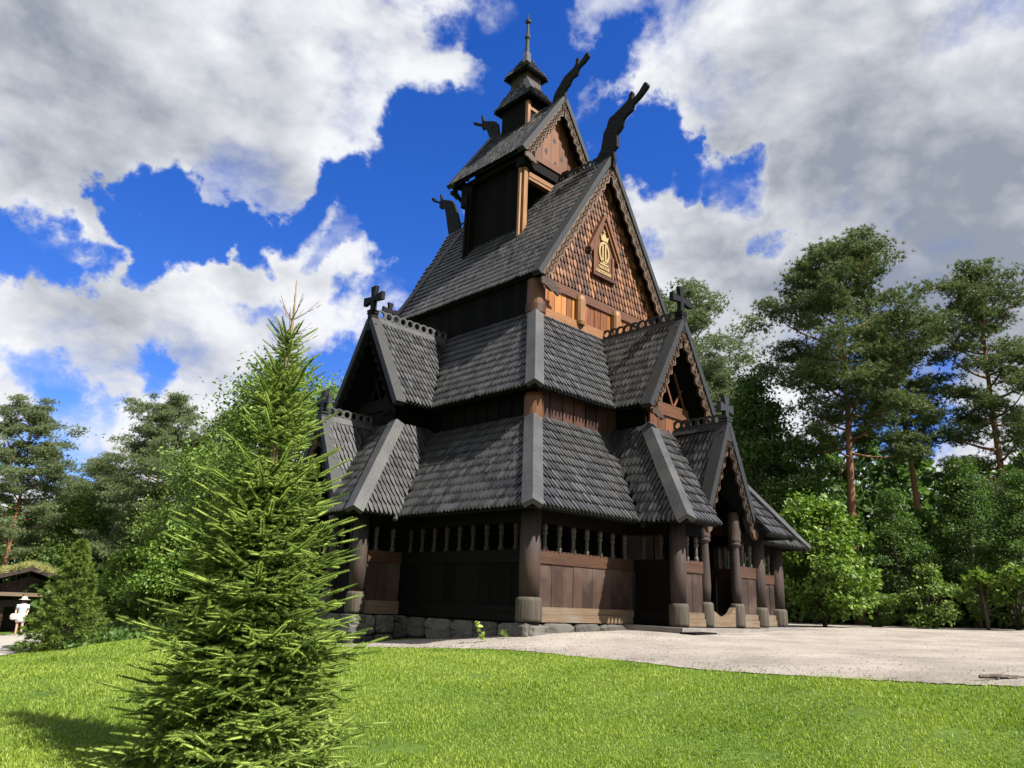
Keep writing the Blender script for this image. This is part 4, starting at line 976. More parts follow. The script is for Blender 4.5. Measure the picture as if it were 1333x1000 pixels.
get('maple', broad, 5, 5, 2.0, 12000, .17, 'leaf', .04, 72, 5); get('shrub', broad, 6, 2.2, 1.5, 6000, .11, 'leafm', .02, 34, 7, pointy=1.7); get('tall', broad, 7, 11, 2.6, 20000, .15, 'leafd', .12, 120, 1, pointy=1.3); get('rowan', broad, 9, 8, 2.2, 13000, .14, 'leafm', .1, 90, 2, pointy=1.4); get('darkrowan', broad, 19, 8, 2.2, 13000, .14, 'leafd', .1, 90, 2, pointy=1.4); get('wide', broad, 15, 10, 3.6, 30000, .14, 'leafm', .12, 150, 2, pointy=1.3); get('sapling', broad, 12, 1.7, .5, 700, .15, 'leaf', .1, 16, 2)
get('fir', fir, 4, 5, 2.0)
def pxy(u, D, v=700): P_ = at(u, v, D); return P_[0], P_[1]
def T_(key, name, label, cat, u, D, top=None, H=None, rz=0., s=1., group=None, dz=0.):
    x, y = pxy(u, D)
    if top is not None:                       # scale so that its top reaches the height seen
        zt = at(u, top, D)[2]; s = (zt-gz(x, y))/H
    return plant(key, name, label, cat, x, y, s, rz, group, dz=dz)
# right-hand wood
T_('pineA', 'pine_tree', 'tall dark pine with a broad crown and straight trunk behind the bright maple', 'pine tree', 1114, 36, 290, 17.6, .6)
T_('pineB', 'pine_tree', 'pine with a leaning orange trunk right beside the tall dark pine', 'pine tree', 1200, 38, 372, 17.6, 1.1)
T_('pineE', 'pine_tree', 'airy pine at the right edge of the photo, its upper trunk showing through gaps', 'pine tree', 1318, 39, 314, 17.6, 3.4)
T_('pineC', 'pine_tree', 'pine behind the church whose crown shows beside the right gablet cross', 'pine tree', 893, 48, 372, 16.3, 2.)
T_('pineD', 'pine_tree', 'dense dark conifer filling the gap right of the upper gablet cross', 'pine tree', 940, 46, 470, 16.3, 4.)
T_('tall', 'deciduous_tree', 'slim leafy tree with a pointed top between the church and the tall dark pine', 'tree', 992, 37, 468, 11, 1.)
T_('darkrowan', 'deciduous_tree', 'lighter leafy tree leaning over the porch roof at the right of the church', 'tree', 1055, 35, 560, 8, 2.)
T_('maple', 'maple_bush', 'bright green sunlit maple right beside the church porch', 'bush', 1066, 29, 632, 5, .5)
T_('tall', 'deciduous_tree', 'dark leafy tree standing under the leaning pine', 'tree', 1262, 35, 585, 11, 4.)
T_('darkrowan', 'deciduous_tree', 'dark green leafy tree at the right edge under the airy pine', 'tree', 1330, 33, 600, 8, 5.)
T_('darkrowan', 'deciduous_tree', 'shaded grey-green leafy tree between the two pine trunks', 'tree', 1165, 34, 628, 8, 3.)
T_('shrub', 'shrub', 'low spreading shrub at the gravel edge below the leaning pine trunk', 'shrub', 1205, 30.5, 730, 2.2, 0.)
T_('shrub', 'shrub', 'rounded shrub at the gravel edge at the far right', 'shrub', 1310, 30, 735, 2.2, 2.)
T_('sapling', 'sapling', 'young upright sapling with layered leaves behind the gravel', 'sapling', 1272, 29, 722, 1.7, 0.)
T_('sapling', 'sapling', 'sapling nearest the right photo edge, in front of the rounded shrub', 'sapling', 1326, 28.8, 715, 1.7, 2.)
T_('shrub', 'shrub', 'small shrub in the shade beside the bright maple', 'shrub', 1135, 31, 770, 2.2, 4.)
# left-hand wood
T_('pineC', 'pine_tree', 'broad pine crown at the left edge of the photo above the sod-roofed house', 'pine tree', 12, 52, 508, 16.3, .4)
T_('pineD', 'pine_tree', 'large rounded pine between the left edge and the foreground spruce', 'pine tree', 195, 48, 505, 16.3, 1.4, s=1.)
T_('pineC', 'pine_tree', 'paler pine half hidden behind the large rounded pine, nearer the church', 'pine tree', 283, 55, 528, 16.3, 3.)
T_('pineD', 'pine_tree', 'lower pine left of the large rounded pine', 'pine tree', 118, 56, 590, 16.3, 5.)
T_('wide', 'deciduous_tree', 'tall leafy tree directly behind the top of the foreground spruce', 'tree', 345, 36, 445, 10, .7)
T_('wide', 'deciduous_tree', 'leafy tree behind the spruce, touching the shaded left gablet', 'tree', 420, 40, 478, 10, 2.7)
T_('wide', 'deciduous_tree', 'broad leafy tree between the large rounded pine and the foreground spruce', 'tree', 268, 44, 560, 10, 4.1)
T_('wide', 'deciduous_tree', 'leafy tree filling the dip between the left edge pine and the large rounded pine', 'tree', 108, 52, 625, 10, 5.3)
T_('maple', 'maple_bush', 'bright leafy bush left of the foreground spruce with a dark shaded foot', 'bush', 240, 33, 672, 5, 3.)
T_('maple', 'maple_bush', 'leafy bush half hidden behind the left side of the foreground spruce', 'bush', 180, 37, 705, 5, 1.)
T_('rowan', 'deciduous_tree', 'leafy tree in front of the pines, behind the sod-roofed house', 'tree', 60, 56, 690, 8, 1.)
T_('maple', 'maple_bush', 'shaded leafy bush behind the spruce beside the church foundation', 'bush', 330, 33, 640, 5, 5.)
fx, fy = pxy(93, 30, 780)
plant('fir', 'spruce_tree', 'small dense spruce beside the sod-roofed house at the crest of the lawn', 'spruce', fx, fy, (at(93, 697, 30)[2]-gz(fx, fy))/5, 1.)

# far wood behind everything: one uncountable mass
fm = MB(); fr2 = np.random.default_rng(99)
spots = []
for u in np.arange(-260, 480, 34): spots.append((u+fr2.uniform(-10, 10), fr2.uniform(60, 74), fr2.uniform(625, 680)))
for u in np.arange(860, 1640, 27): spots.append((u+fr2.uniform(-10, 10), fr2.uniform(46, 60), fr2.uniform(545, 640)))
for u in np.arange(980, 1640, 36): spots.append((u+fr2.uniform(-10, 10), fr2.uniform(35, 41), fr2.uniform(670, 730)))
for u in np.arange(80, 460, 36): spots.append((u+fr2.uniform(-10, 10), fr2.uniform(48, 57), fr2.uniform(690, 740)))
for i, (u, D, top) in enumerate(spots):
    r_ = np.random.default_rng(1000+i); x, y = pxy(u, D); z0 = gz(x, y); Hh = at(u, top, D)[2]-z0; n = 1500
    zf = r_.random(n); rad = 2.4*np.clip(np.sin(np.pi*(.12+.86*zf)), .12, 1); az_ = r_.uniform(0, 6.28, n); rr = rad*np.sqrt(r_.uniform(.1, 1, n))*(.8+.3*np.sin(az_*3+zf*9))
    Pp = np.stack([x+rr*np.cos(az_), y+rr*np.sin(az_), z0+zf*Hh], -1); Dd = rand_dirs(n, r_, -.1)
    fm.batch(inst(LEAF, frames(Dd, r_.uniform(0, 6, n)), r_.uniform(.3, .6, n), Pp), LEAFF)
tag(fm.build('forest', M['leafd']), 'dark green wood closing the view behind the nearer trees', 'wood', kind='stuff')
gm = MB(); r_ = np.random.default_rng(5); Pp = []
for u in np.arange(1015, 1700, 2.2):
    D = r_.uniform(24, 31)+ (3 if u > 1120 else 0); x, y = pxy(u, D)
    if inside_np(poly_g, np.array([[x, y]]))[0]: continue
    n = 40; P_ = np.stack([x+r_.normal(size=n)*.35, y+r_.normal(size=n)*.35, gz(x, y)+np.abs(r_.normal(size=n))*.22], -1); Pp.append(P_)
for u in np.arange(140, 470, 1.5):
    x, y = pxy(u, r_.uniform(29, 38)); n = 40; Pp.append(np.stack([x+r_.normal(size=n)*.4, y+r_.normal(size=n)*.4, gz(x, y)+np.abs(r_.normal(size=n))*.2], -1))
Pp = np.concatenate(Pp); gm.batch(inst(LEAF, frames(rand_dirs(len(Pp), r_, .5), r_.uniform(0, 6, len(Pp))), r_.uniform(.12, .26, len(Pp)), Pp), LEAFF)
tag(gm.build('undergrowth', M['leafd']), 'low leafy undergrowth along the foot of the wood', 'undergrowth', kind='stuff')

# ------------------------------------------------------------------ foreground spruce
def big_spruce():
    r_ = np.random.default_rng(42); D0 = 6.3
    x, y = pxy(345, D0); z0 = gz(x, y); H = at(398, 366, D0)[2]-z0
    root = empty('spruce_tree', 'young light green spruce with a bare leader on the lawn before the church', 'spruce', (x, y, z0))
    t_ = MB(); t_.tube([(0, 0, -.1), (.01, 0, H*.3), (0, .01, H*.6), (.0, 0, H*.84), (.01, 0, H*.92), (0, 0, H)], [.06, .05, .032, .016, .010, .004], n=9)
    P_, D_, S_, K_ = [], [], [], []
    def shoot(p_, d_, s_, new): P_.append(p_); D_.append(d_); S_.append(s_); K_.append(bool(new) and r_.random() < .6)
    def twig(A_, dv, L, gen, nw):
        """side twig with paired shoots"""
        n = max(1, int(round(L/.10))); dv = dv/np.linalg.norm(dv); sd = np.cross(dv, [0, 0, 1.]); sd /= np.linalg.norm(sd)+1e-6
        for k in range(n):
            p_ = A_+dv*L*k/n; shoot(p_, dv+r_.normal(size=3)*.08, L/n*1.12+.025, k >= n-1)
            if gen > 0 and n > 1:
                for s_ in (-1, 1):
                    if r_.random() < .85: twig(p_+dv*.03, dv*.6+sd*s_*.85+np.array([0, 0, r_.uniform(-.4, .38)]), L*(1-.75*k/n)*r_.uniform(.25, .4)+.03, gen-1, nw)
    nb = 540; nwh = 24
    for i in range(nb):
        if i > nb*.64 and r_.random() < .6: continue
        if r_.random() < .06: continue
        wh = int(i/nb*nwh); f = (wh+.8*r_.random())/nwh if i % 4 else i/nb; z = (.02+.86*f)*H
        prof = 1.06*(1-f)**.88*(.94+.08*math.sin(i*1.7)); L = (prof+.05)*(r_.uniform(.72, 1.02) if i % 4 else r_.uniform(.35, .7))
        az_ = i*2.39996+r_.uniform(-.25, .25); el = -.28+.75*f**1.8+r_.uniform(-.1, .14)
        hz = np.array([math.cos(az_), math.sin(az_), 0]); sd = np.array([-hz[1], hz[0], 0])
        ns = max(3, int(L/.105)); pts = []
        for k in range(ns+1):
            s_ = k/ns; pts.append(hz*L*s_*math.cos(el)+np.array([0, 0, z+L*(math.sin(el)*s_+.2*s_**2.4)]))
        t_.tube(pts, np.linspace(.004+.009*L, .003, ns+1), n=5)
        for k in range(ns):
            p_ = np.array(pts[k]); dv = np.array(pts[k+1])-p_; s_ = (k+.5)/ns
            if s_ > .15: shoot(p_, dv, np.linalg.norm(dv)*1.25, s_ > .8)
            if s_ > .12:
                for sg in (-1, 1):
                    tl = (L*(1-s_)*.5+.03+.08*(1-f))*r_.uniform(.65, 1.15)
                    twig(p_, dv/np.linalg.norm(dv)*.62+sd*sg*.85+np.array([0, 0, r_.uniform(-.38, .3)]), tl, 1 if tl > .16 else 0, False)
        shoot(np.array(pts[-1]), np.array(pts[-1])-np.array(pts[-2]), r_.uniform(.1, .19), True)
    SL = [(np.array([0, 0, zf_*H]), np.array([0, 0, 1.]), .09) for zf_ in np.linspace(.84, .975, 6)]
    # bare leader with thin upright side shoots
    for zf, n in ((.905, 5), (.87, 4), (.835, 5)):
        for k in range(n):
            az_ = k*6.28/n+zf*30; el = r_.uniform(.45, .8); L = r_.uniform(.14, .34); dv = np.array([math.cos(az_)*math.cos(el), math.sin(az_)*math.cos(el), math.sin(el)])
            A_ = np.array([0, 0, zf*H]); t_.tube([A_, A_+dv*L*.5, A_+dv*L+np.array([0, 0, .05])], [.0045, .004, .0025], n=5)
            for s_ in np.linspace(.05, .85, 4): SL.append((A_+dv*L*s_, dv, min(.075, L*.22)))
    t_.build('trunk', M['twig'], root, smooth=True)
    P_, D_, S_, K_ = np.array(P_), np.array(D_), np.array(S_), np.array(K_)
    S_ = np.clip(S_, .075, .15)
    def shoot_t(n, wn, ln):
        V, F = [], []
        for i in range(n):
            s_ = (i+.5)/n; q_ = i*2.39996; el = .85; L = ln*(1-.35*max(0, s_-.75)/.25)
            d_ = np.array([math.cos(el), math.sin(el)*math.cos(q_), math.sin(el)*math.sin(q_)*.8+.12]); sv = np.cross(d_, [1, 0, 0]); sv = sv/np.linalg.norm(sv)*wn/2; o_ = np.array([s_, 0, 0]); k = len(V)
            V += [o_-sv, o_+sv, o_+d_*L]; F.append((k, k+1, k+2))
        k = len(V); rg = ((0., .03), (.25, .06), (.7, .055), (1.04, .008))
        for x_, r0 in rg: V += [np.array((x_, r0*math.cos(a_), r0*.8*math.sin(a_))) for a_ in np.arange(5)*1.2566]
        F += [(k+l*5+b_, k+l*5+(b_+1) % 5, k+l*5+5+(b_+1) % 5, k+l*5+5+b_) for l in range(3) for b_ in range(5)]
        return np.array(V), F
    c_ = MB(); Ro = r_.normal(size=len(P_))*.5
    for sel, mi in ((~K_, 0), (K_, 1)):
        V, F = shoot_t(62, .045, .165 if mi == 0 else .18)
        c_.batch(inst(V, frames(D_[sel], Ro[sel]), S_[sel]*.95+.01, P_[sel]), F, mi)
    V, F = shoot_t(26, .02, .075)                    # short sparse needles on the leader and its side shoots
    a0, a1, a2 = [np.array(q_) for q_ in zip(*SL)]; c_.batch(inst(V, frames(a1, r_.normal(size=len(a0))), a2, a0), F, 0)
    c_.build('crown', [M['spruce'], M['sprucenew']], root)
    print('spruce shoots', len(P_))
big_spruce()

# ------------------------------------------------------------------ sod-roofed house, person, small things
def sod_house():
    x, y = pxy(42, 48, 740); z0 = gz(x, y); yw = math.atan2(x-CAM[0], y-CAM[1])
    T = frame(x, y, -yw); zt = at(40, 738, 48)[2]; ez = at(-20, 763, 48)[2]-.15
    root = empty('sod_roofed_house', 'low brown timber house with a grass-grown roof at the left edge', 'house', (0, 0, 0))
    mb = MB(); hw = 3.3
    for k in range(14):
        xa = -hw+2*hw*k/14; xb = -hw+2*hw*(k+1)/14; zz = lambda q_: zt-.45-(zt-ez)*abs(q_)/hw
        P = [(xa+.01, ez-.1), (xb-.01, ez-.1), (xb-.01, max(ez-.05, zz(xb))), (xa+.01, max(ez-.05, zz(xa)))]
        mb.prism(P, -.04, .06, lambda a_, b_, h_: T(np.array([a_, h_, b_])))
    mb.build('gable', M['post'], root)
    mb = MB()
    for k in range(7): mb.box(-hw, hw, 2.2, 2.5, z0+.3*k, z0+.3*k+.28, T)
    for sx in (-1, 1): mb.box(sx*hw-.12, sx*hw+.12, .1, 5, z0, ez, T)
    mb.build('log_wall', M['wall'], root)
    mb = MB(); mb.box(-hw-.3, hw+.3, -.75, .0, ez-.28, ez-.1, T); mb.build('pent_roof', M['sill'], root)
    mb = MB(); mb.box(-hw-.2, hw+.2, -.1, .15, ez-.8, ez-.5, T); mb.build('lintel', M['post'], root)
    for xq in (-3.1, -1.0, 1.6, 3.1):
        mb = MB(); mb.box(xq-.13, xq+.13, -.05, .2, z0-.2, ez-.5, T); mb.build('post', M['wall'], root)
    mb = MB(); board(mb, T(np.array([-1.9, -.1, z0+1.7])), T(np.array([-1.0, -.1, z0+.5])), T(np.array([.16, 0, 0]))-T(np.zeros(3)), np.array([0, 0, .12])); mb.box(-3.0, -1.6, -.02, .06, z0+.4, z0+1.7, T); mb.build('plank_screen', M['rail'], root)
    mb = MB(); r_ = np.random.default_rng(4); Pp = []
    for sx in (-1, 1):
        A_, B_ = np.array([0, zt]), np.array([sx*(hw+.5), ez-.02])
        V = [T(np.array([A_[0], -.9, A_[1]])), T(np.array([B_[0], -.9, B_[1]])), T(np.array([B_[0], 5.5, B_[1]])), T(np.array([A_[0], 5.5, A_[1]]))]; V = V+[v-np.array([0, 0, .22]) for v in V]
        mb.raw(V, [(0, 1, 2, 3), (7, 6, 5, 4), (0, 4, 5, 1), (1, 5, 6, 2), (2, 6, 7, 3), (3, 7, 4, 0)], 1)
        n = 2600; s_ = r_.random(n); Q = np.stack([A_[0]+(B_[0]-A_[0])*s_, r_.uniform(-.9, 5.5, n), A_[1]+(B_[1]-A_[1])*s_], -1); Pp.append(T(Q))
    Pp = np.concatenate(Pp); Tt, F = tuft_tmpl(6, r_, .6, .12)
    mb.batch(inst(Tt, frames(rand_dirs(len(Pp), r_, 2.), r_.uniform(0, 6, len(Pp))), r_.uniform(.2, .5, len(Pp)), Pp), F, 0)
    mb.build('sod_roof', [M['sod'], M['post']], root)
    mb = MB(); mb.box(-2.75, -2.25, 1.5, 2.0, zt-.8, zt+.4, T); mb.build('chimney', M['stone'], root)
sod_house()
def person():
    x, y = pxy(26, 44.5, 810); z0 = gz(x, y); yw = math.atan2(x-CAM[0], y-CAM[1]); T = frame(x, y, -yw)
    root = empty('person', 'person in a pale hat, light blue top and white shorts standing before the sod-roofed house', 'person', (0, 0, 0))
    bm_v = {'pelvis': (0, 0, .92, .13), 'waist': (0, 0, 1.08, .12), 'chest': (0, 0, 1.3, .15), 'neck': (0, 0, 1.47, .055), 'head': (0, -.01, 1.58, .085), 'top': (0, -.01, 1.68, .07),
            'shL': (-.17, 0, 1.4, .06), 'elL': (-.25, .02, 1.14, .042), 'haL': (-.25, -.1, .93, .032), 'shR': (.17, 0, 1.4, .06), 'elR': (.24, .04, 1.15, .042), 'haR': (.2, -.12, 1.0, .032),
            'hiL': (-.09, 0, .85, .095), 'knL': (-.1, -.01, .48, .058), 'anL': (-.1, .02, .08, .04), 'ftL': (-.11, .15, .03, .035), 'hiR': (.09, 0, .85, .095), 'knR': (.11, -.02, .48, .058), 'anR': (.12, .0, .08, .04), 'ftR': (.13, .14, .03, .035)}
    names = list(bm_v); ed = [('pelvis', 'waist'), ('waist', 'chest'), ('chest', 'neck'), ('neck', 'head'), ('head', 'top'), ('chest', 'shL'), ('shL', 'elL'), ('elL', 'haL'), ('chest', 'shR'), ('shR', 'elR'), ('elR', 'haR'), ('pelvis', 'hiL'), ('hiL', 'knL'), ('knL', 'anL'), ('anL', 'ftL'), ('pelvis', 'hiR'), ('hiR', 'knR'), ('knR', 'anR'), ('anR', 'ftR')]
    hands = []
    for s_, hn in ((-1, 'haL'), (1, 'haR')):
        hx, hy, hz, _ = bm_v[hn]
        for k in range(5):
            nm = f'{hn}{k}'; bm_v[nm] = (hx+s_*(.0 if k else -.02)+.012*(k-2), hy-.03+(.05 if k == 0 else 0), hz-.09+(.05 if k == 0 else .006*abs(k-3)), .009); ed.append((hn, nm))
    names = list(bm_v)
    V = T(np.array([bm_v[n_][:3] for n_ in names])); V[:, 2] += z0
    me = bpy.data.meshes.new('body'); me.from_pydata(V.tolist(), [(names.index(a_), names.index(b_)) for a_, b_ in ed], []); me.materials.append(M['skin'])
    o = bpy.data.objects.new('body', me); COL.objects.link(o); o.parent = root
    sk = o.modifiers.new('skin', 'SKIN'); ss = o.modifiers.new('smooth', 'SUBSURF'); ss.levels = 1; ss.render_levels = 2
    for i, n_ in enumerate(names): me.skin_vertices[0].data[i].radius = (bm_v[n_][3],)*2
    me.skin_vertices[0].data[0].use_root = True
    Z = lambda V: T(np.asarray(V)*np.array([1, .72, 1])) + np.array([0, 0, z0])
    mb = MB(); mb.lathe([(.16, .98), (.165, 1.1), (.185, 1.25), (.2, 1.38), (.14, 1.45), (.07, 1.48)], Z, n=16)
    for s_, el in ((-1, -.23), (1, .225)): mb.tube(T(np.array([(s_*.17, 0, 1.41), (el, .015, 1.22)]))+np.array([0, 0, z0]), [.085, .07], n=10)
    mb.build('shirt', M['blue'], root, smooth=True)
    mb = MB(); mb.lathe([(.2, .62), (.2, .8), (.185, .95), (.165, 1.04)], Z, n=16); mb.build('shorts', M['white'], root, smooth=True)
    mb = MB(); mb.lathe([(.095, 1.5), (.105, 1.58), (.1, 1.66)], lambda V: T(np.asarray(V)+np.array([0, -.015, 0]))+np.array([0, 0, z0]), n=12); mb.build('hair', M['hairm'], root, smooth=True)
    mb = MB(); mb.lathe([(.24, 1.645), (.24, 1.655), (.12, 1.67), (.11, 1.76), (.07, 1.79)], lambda V: T(V)+np.array([0, 0, z0]), n=18); mb.build('hat', M['straw'], root, smooth=True)
    mb = MB(); mb.lathe([(.06, .72), (.14, .76), (.16, .9), (.1, 1.0)], lambda V: T(np.asarray(V)*np.array([1, .5, 1])+np.array([-.3, -.12, 0]))+np.array([0, 0, z0]), n=12)
    bg = mb.build('shoulder_bag', M['straw'], None, smooth=True); tag(bg, "pale bag hanging at the standing person's left hip", 'bag')
person()
def chair():
    root = empty('wooden_chair', 'plain brown wooden chair standing inside the columned entrance porch', 'chair', (.28, -2.05, .05)); root.rotation_euler = (0, 0, .25)
    for nm, bx in (('seat', (-.22, .22, -.22, .22, .42, .46)), ('backrest', (-.2, .2, .18, .215, .62, .98)), ('stretcher', (-.18, .18, -.2, -.17, .14, .18))):
        mb = MB(); mb.box(*bx)
        if nm == 'backrest': mb.box(-.22, -.2, .17, .225, .46, 1.02); mb.box(.2, .22, .17, .225, .46, 1.02)
        mb.build(nm, M['rail'], root)
    for sx in (-1, 1):
        for sy in (-1, 1): mb = MB(); mb.tube([(sx*.19, sy*.19, .42), (sx*.21, sy*.21, 0)], [.024, .018], n=8); mb.build('leg', M['rail'], root)
chair()
def weed(u, v, D, label, n=9, ht=.4, seed=1):
    r_ = np.random.default_rng(seed); P0 = at(u, v, D); z0 = gz(P0[0], P0[1])
    root = empty('wild_plant', label, 'plant', (P0[0], P0[1], z0)); t_ = MB(); V = []
    axd = np.array([-rt[0], -rt[1], 0])*.6
    pts = [np.array([0, 0, -.02])+axd*ht*s_**1.3+np.array([0, 0, ht*s_]) for s_ in np.linspace(0, 1, 6)]; t_.tube(pts, np.linspace(.008, .003, 6), n=5); t_.build('stem', M['spruce'], root)
    Pp = np.array([pts[0]*(1-s_)+pts[-1]*s_ for s_ in np.linspace(.15, 1, n)]); mb = MB(); mb.batch(inst(LEAF, frames(rand_dirs(n, r_, .3), r_.uniform(0, 1, n)), r_.uniform(.09, .15, n), Pp), LEAFF); mb.build('foliage', M['sprucenew'], root)
weed(634, 829, 15.7, 'leafy weed leaning against the shaded stone foundation', 14, .42, 1)
weed(664, 828, 15.9, 'tiny grass-like weed at the corner stone under the near post', 6, .2, 2)
P_ = ground_hit(1310, 886.5, 8, 14); 
mb = MB(); dv = np.array([rt[0], rt[1], 0]); B_ = np.array([*P_, gz(*P_)+.03]); mb.tube([B_-dv*.28, B_-dv*.1+[0, 0, .01], B_+dv*.2, B_+dv*.6], [.018, .026, .024, .02], n=7)
tag(mb.build('fallen_branch', M['barkd']), 'dark stick lying on the gravel at the right edge', 'stick')

# ------------------------------------------------------------------ sun, sky, view
SUN = np.array([.27, -1.0, 0]); SUN = SUN/np.linalg.norm(SUN)*math.cos(R(48)); SUN[2] = math.sin(R(48))
sl = bpy.data.lights.new('sun', 'SUN'); sl.energy = 5.0; sl.angle = R(.5); sl.color = (1, .955, .88)
so = bpy.data.objects.new('sun', sl); COL.objects.link(so); so.rotation_euler = Vector(SUN.tolist()).to_track_quat('Z', 'Y').to_euler(); so.location = (10, -30, 40)
w = bpy.data.worlds.new("World"); scene.world = w; w.use_nodes = True; t = w.node_tree; t.nodes.clear()
out = t.nodes.new("ShaderNodeOutputWorld"); bg = t.nodes.new("ShaderNodeBackground"); bg.inputs[1].default_value = .05; t.links.new(bg.outputs[0], out.inputs[0])
sky = addn(t, "ShaderNodeTexSky", sky_type='NISHITA', sun_disc=False); sky.sun_elevation = R(48); sky.sun_rotation = math.atan2(SUN[0], SUN[1]); sky.ozone_density = 3.; sky.air_density = 1.; sky.dust_density = .3
tc = addn(t, "ShaderNodeTexCoord"); dirv = tc.outputs["Generated"]
def math_(op, x, y=None, z=None, clamp=False):
    n = addn(t, "ShaderNodeMath", operation=op, use_clamp=clamp)
    for i, v in enumerate((x, y, z)):
        if v is None: continue
        if isinstance(v, (int, float)): n.inputs[i].default_value = v
        else: t.links.new(v, n.inputs[i])
    return n.outputs[0]
def mrange(x, a0, a1, b0=0., b1=1., smooth=True):
    n = addn(t, "ShaderNodeMapRange", {0: x, 1: a0, 2: a1, 3: b0, 4: b1}, interpolation_type='SMOOTHSTEP' if smooth else 'LINEAR'); return n.outputs[0]
wn = addn(t, "ShaderNodeTexNoise", {"Vector": dirv, "Scale": 6.5, "Detail": 8., "Roughness": .6}).outputs[1]
warp = addn(t, "ShaderNodeVectorMath", {0: wn, 1: (.5, .5, .5)}, operation='SUBTRACT').outputs[0]
warp = addn(t, "ShaderNodeVectorMath", {0: warp, 1: (.30, .30, .30)}, operation='MULTIPLY').outputs[0]
dirw = addn(t, "ShaderNodeVectorMath", {0: dirv, 1: warp}, operation='ADD').outputs[0]
dirw = addn(t, "ShaderNodeVectorMath", {0: dirw}, operation='NORMALIZE').outputs[0]
def blobsum(bl, op='ADD', core=0.):
    acc = None
    for b_ in bl:
        u, v, rp, wt = b_
        dd = ray(u, v); dd = dd/np.linalg.norm(dd); n = addn(t, "ShaderNodeVectorMath", operation='DOT_PRODUCT'); t.links.new(dirw, n.inputs[0]); n.inputs[1].default_value = dd.tolist()
        k = mrange(n.outputs["Value"], math.cos(rp/1001.), math.cos(core*rp/1001.), 0., wt); acc = k if acc is None else math_(op, acc, k)
    return acc
pv = addn(t, "ShaderNodeVectorMath", {0: dirv, 1: (1., 1., 1.55)}, operation='MULTIPLY').outputs[0]
def noise(vec, sc, det, ro, dist=0.): return addn(t, "ShaderNodeTexNoise", {"Vector": vec, "Scale": sc, "Detail": det, "Roughness": ro, "Distortion": dist}).outputs[0]
neg = [(710, 50, 150, 1.), (650, 150, 130, 1.), (570, 205, 110, 1.), (500, 255, 90, 1.), (580, 300, 110, 1.), (405, 270, 75, .95), (325, 292, 62, .9), (235, 292, 62, .95), (160, 312, 55, .9), (35, 330, 66, .95), (520, 350, 80, .8), (440, 300, 80, .9),
       (770, 180, 80, .95), (962, 222, 66, .95), (990, 300, 42, .6), (905, 205, 60, .9), (850, 180, 75, .95), (60, 555, 60, .5), (90, 600, 60, .6), (230, 505, 55, .55), (440, 500, 70, .6), (340, 385, 50, .45), (720, 320, 130, .8), (660, 450, 200, .7), (1180, 560, 90, .6),
       (-900, 200, 500, .9), (3100, -100, 600, .9), (666, -700, 480, .9), (1500, -900, 500, .8)]
mask = math_('SUBTRACT', .62, math_('MULTIPLY', blobsum(neg, 'MAXIMUM', .2), 1.3))
mask = math_('ADD', mask, blobsum([(800, 10, 60, .4), (770, 30, 50, .35), (760, 140, 50, .5), (445, 325, 80, .85), (330, 350, 70, .65), (590, 95, 60, .55), (280, 350, 60, .5), (500, 375, 60, .5), (980, 265, 50, .5), (385, 300, 50, .5), (50, 130, 190, .55)]))
def fields(vec):
    a_ = noise(vec, 4.4, 9., .58, .15)
    v_ = addn(t, "ShaderNodeTexVoronoi", {"Vector": addn(t, "ShaderNodeVectorMath", {0: vec, 1: warp2}, operation='ADD').outputs[0], "Scale": 9., "Detail": 2., "Roughness": .5}, feature='F1', normalize=True)
    p_ = math_('SUBTRACT', .40, v_.outputs["Distance"])
    return math_('ADD', math_('MULTIPLY', math_('SUBTRACT', a_, .5), 2.6), math_('MULTIPLY', p_, .75))
wn2 = addn(t, "ShaderNodeTexNoise", {"Vector": pv, "Scale": 14., "Detail": 5.}).outputs[1]
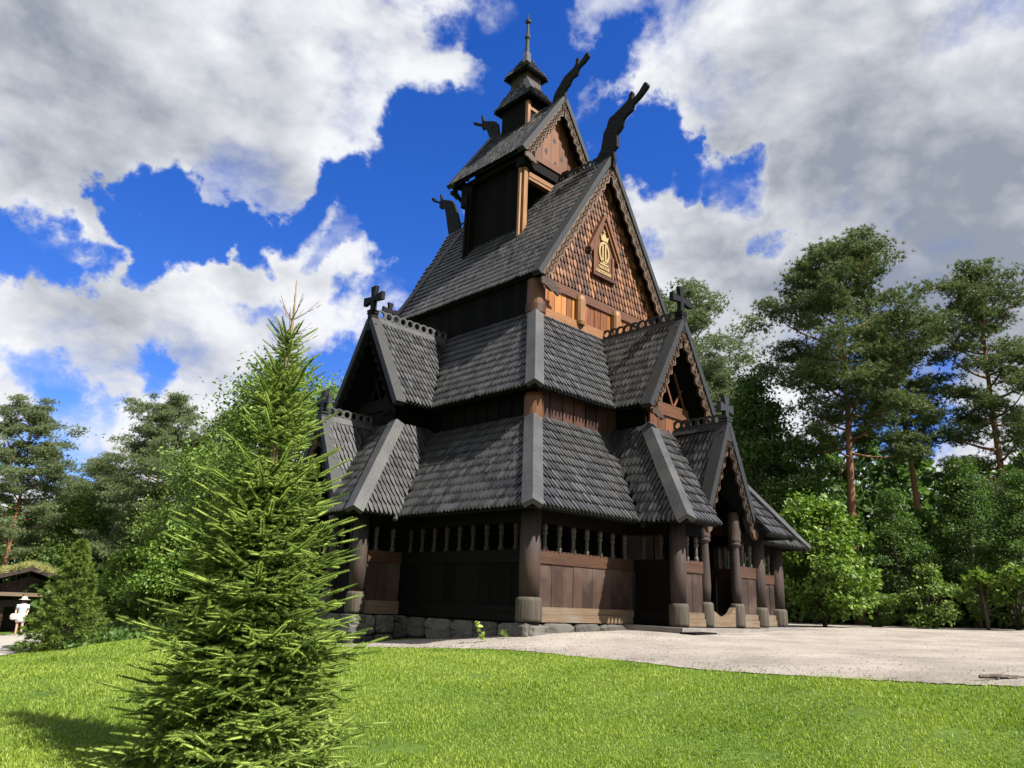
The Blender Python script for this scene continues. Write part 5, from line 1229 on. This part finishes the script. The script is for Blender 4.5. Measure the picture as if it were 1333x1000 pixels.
warp2 = addn(t, "ShaderNodeVectorMath", {0: wn2, 1: (.10, .10, .10)}, operation='MULTIPLY').outputs[0]
off = (SUN[0]*.035+.012, SUN[1]*.035, .045)
f1 = fields(pv); f2 = fields(addn(t, "ShaderNodeVectorMath", {0: pv, 1: off}, operation='ADD').outputs[0])
dens = math_('ADD', mask, f1)
al = mrange(dens, -.12, .72); thick = mrange(dens, .45, 1.7)
drk = blobsum([(190, 90, 260, .5), (60, 250, 200, .34), (380, 60, 150, .25), (1180, 140, 340, .85), (1330, 330, 320, .8), (150, 400, 120, .25), (330, 440, 100, .25), (900, 330, 90, .2), (1100, 470, 180, .4), (330, 170, 150, .3), (60, 480, 150, .28), (950, 450, 130, .25), (1010, 60, 120, .25)])
lit = math_('MULTIPLY', math_('SUBTRACT', f1, f2), .85)
n2 = noise(pv, 3.2, 5., .5)
sh = math_('ADD', math_('ADD', math_('MULTIPLY', thick, .22), math_('MULTIPLY', drk, .5)), math_('SUBTRACT', math_('MULTIPLY', math_('SUBTRACT', .54, n2), 1.7), lit), clamp=True)
cr = addn(t, "ShaderNodeMix", {0: sh, 6: (7.35, 7.45, 7.7, 1), 7: (2.45, 2.75, 3.3, 1)}, data_type='RGBA').outputs[2]
hs = addn(t, "ShaderNodeHueSaturation", {"Hue": .51, "Saturation": 1.35, "Value": 1.25, "Color": sky.outputs[0]}).outputs[0]
hs = addn(t, "ShaderNodeVectorMath", {0: hs, 1: (.86, .88, 1.22)}, operation='MULTIPLY').outputs[0]
mixc = addn(t, "ShaderNodeMix", {0: al, 6: hs, 7: cr}, data_type='RGBA').outputs[2]
t.links.new(mixc, bg.inputs[0])
w.cycles.sampling_method = 'MANUAL'; w.cycles.sample_map_resolution = 512
vs = scene.view_settings; vs.view_transform = 'Standard'; vs.look = 'None'; vs.exposure = 1.35; vs.gamma = 1; vs.use_curve_mapping = False
scene.cycles.use_denoising = True
scene.cycles.max_bounces = 6; scene.cycles.diffuse_bounces = 3; scene.cycles.glossy_bounces = 2; scene.cycles.transmission_bounces = 3
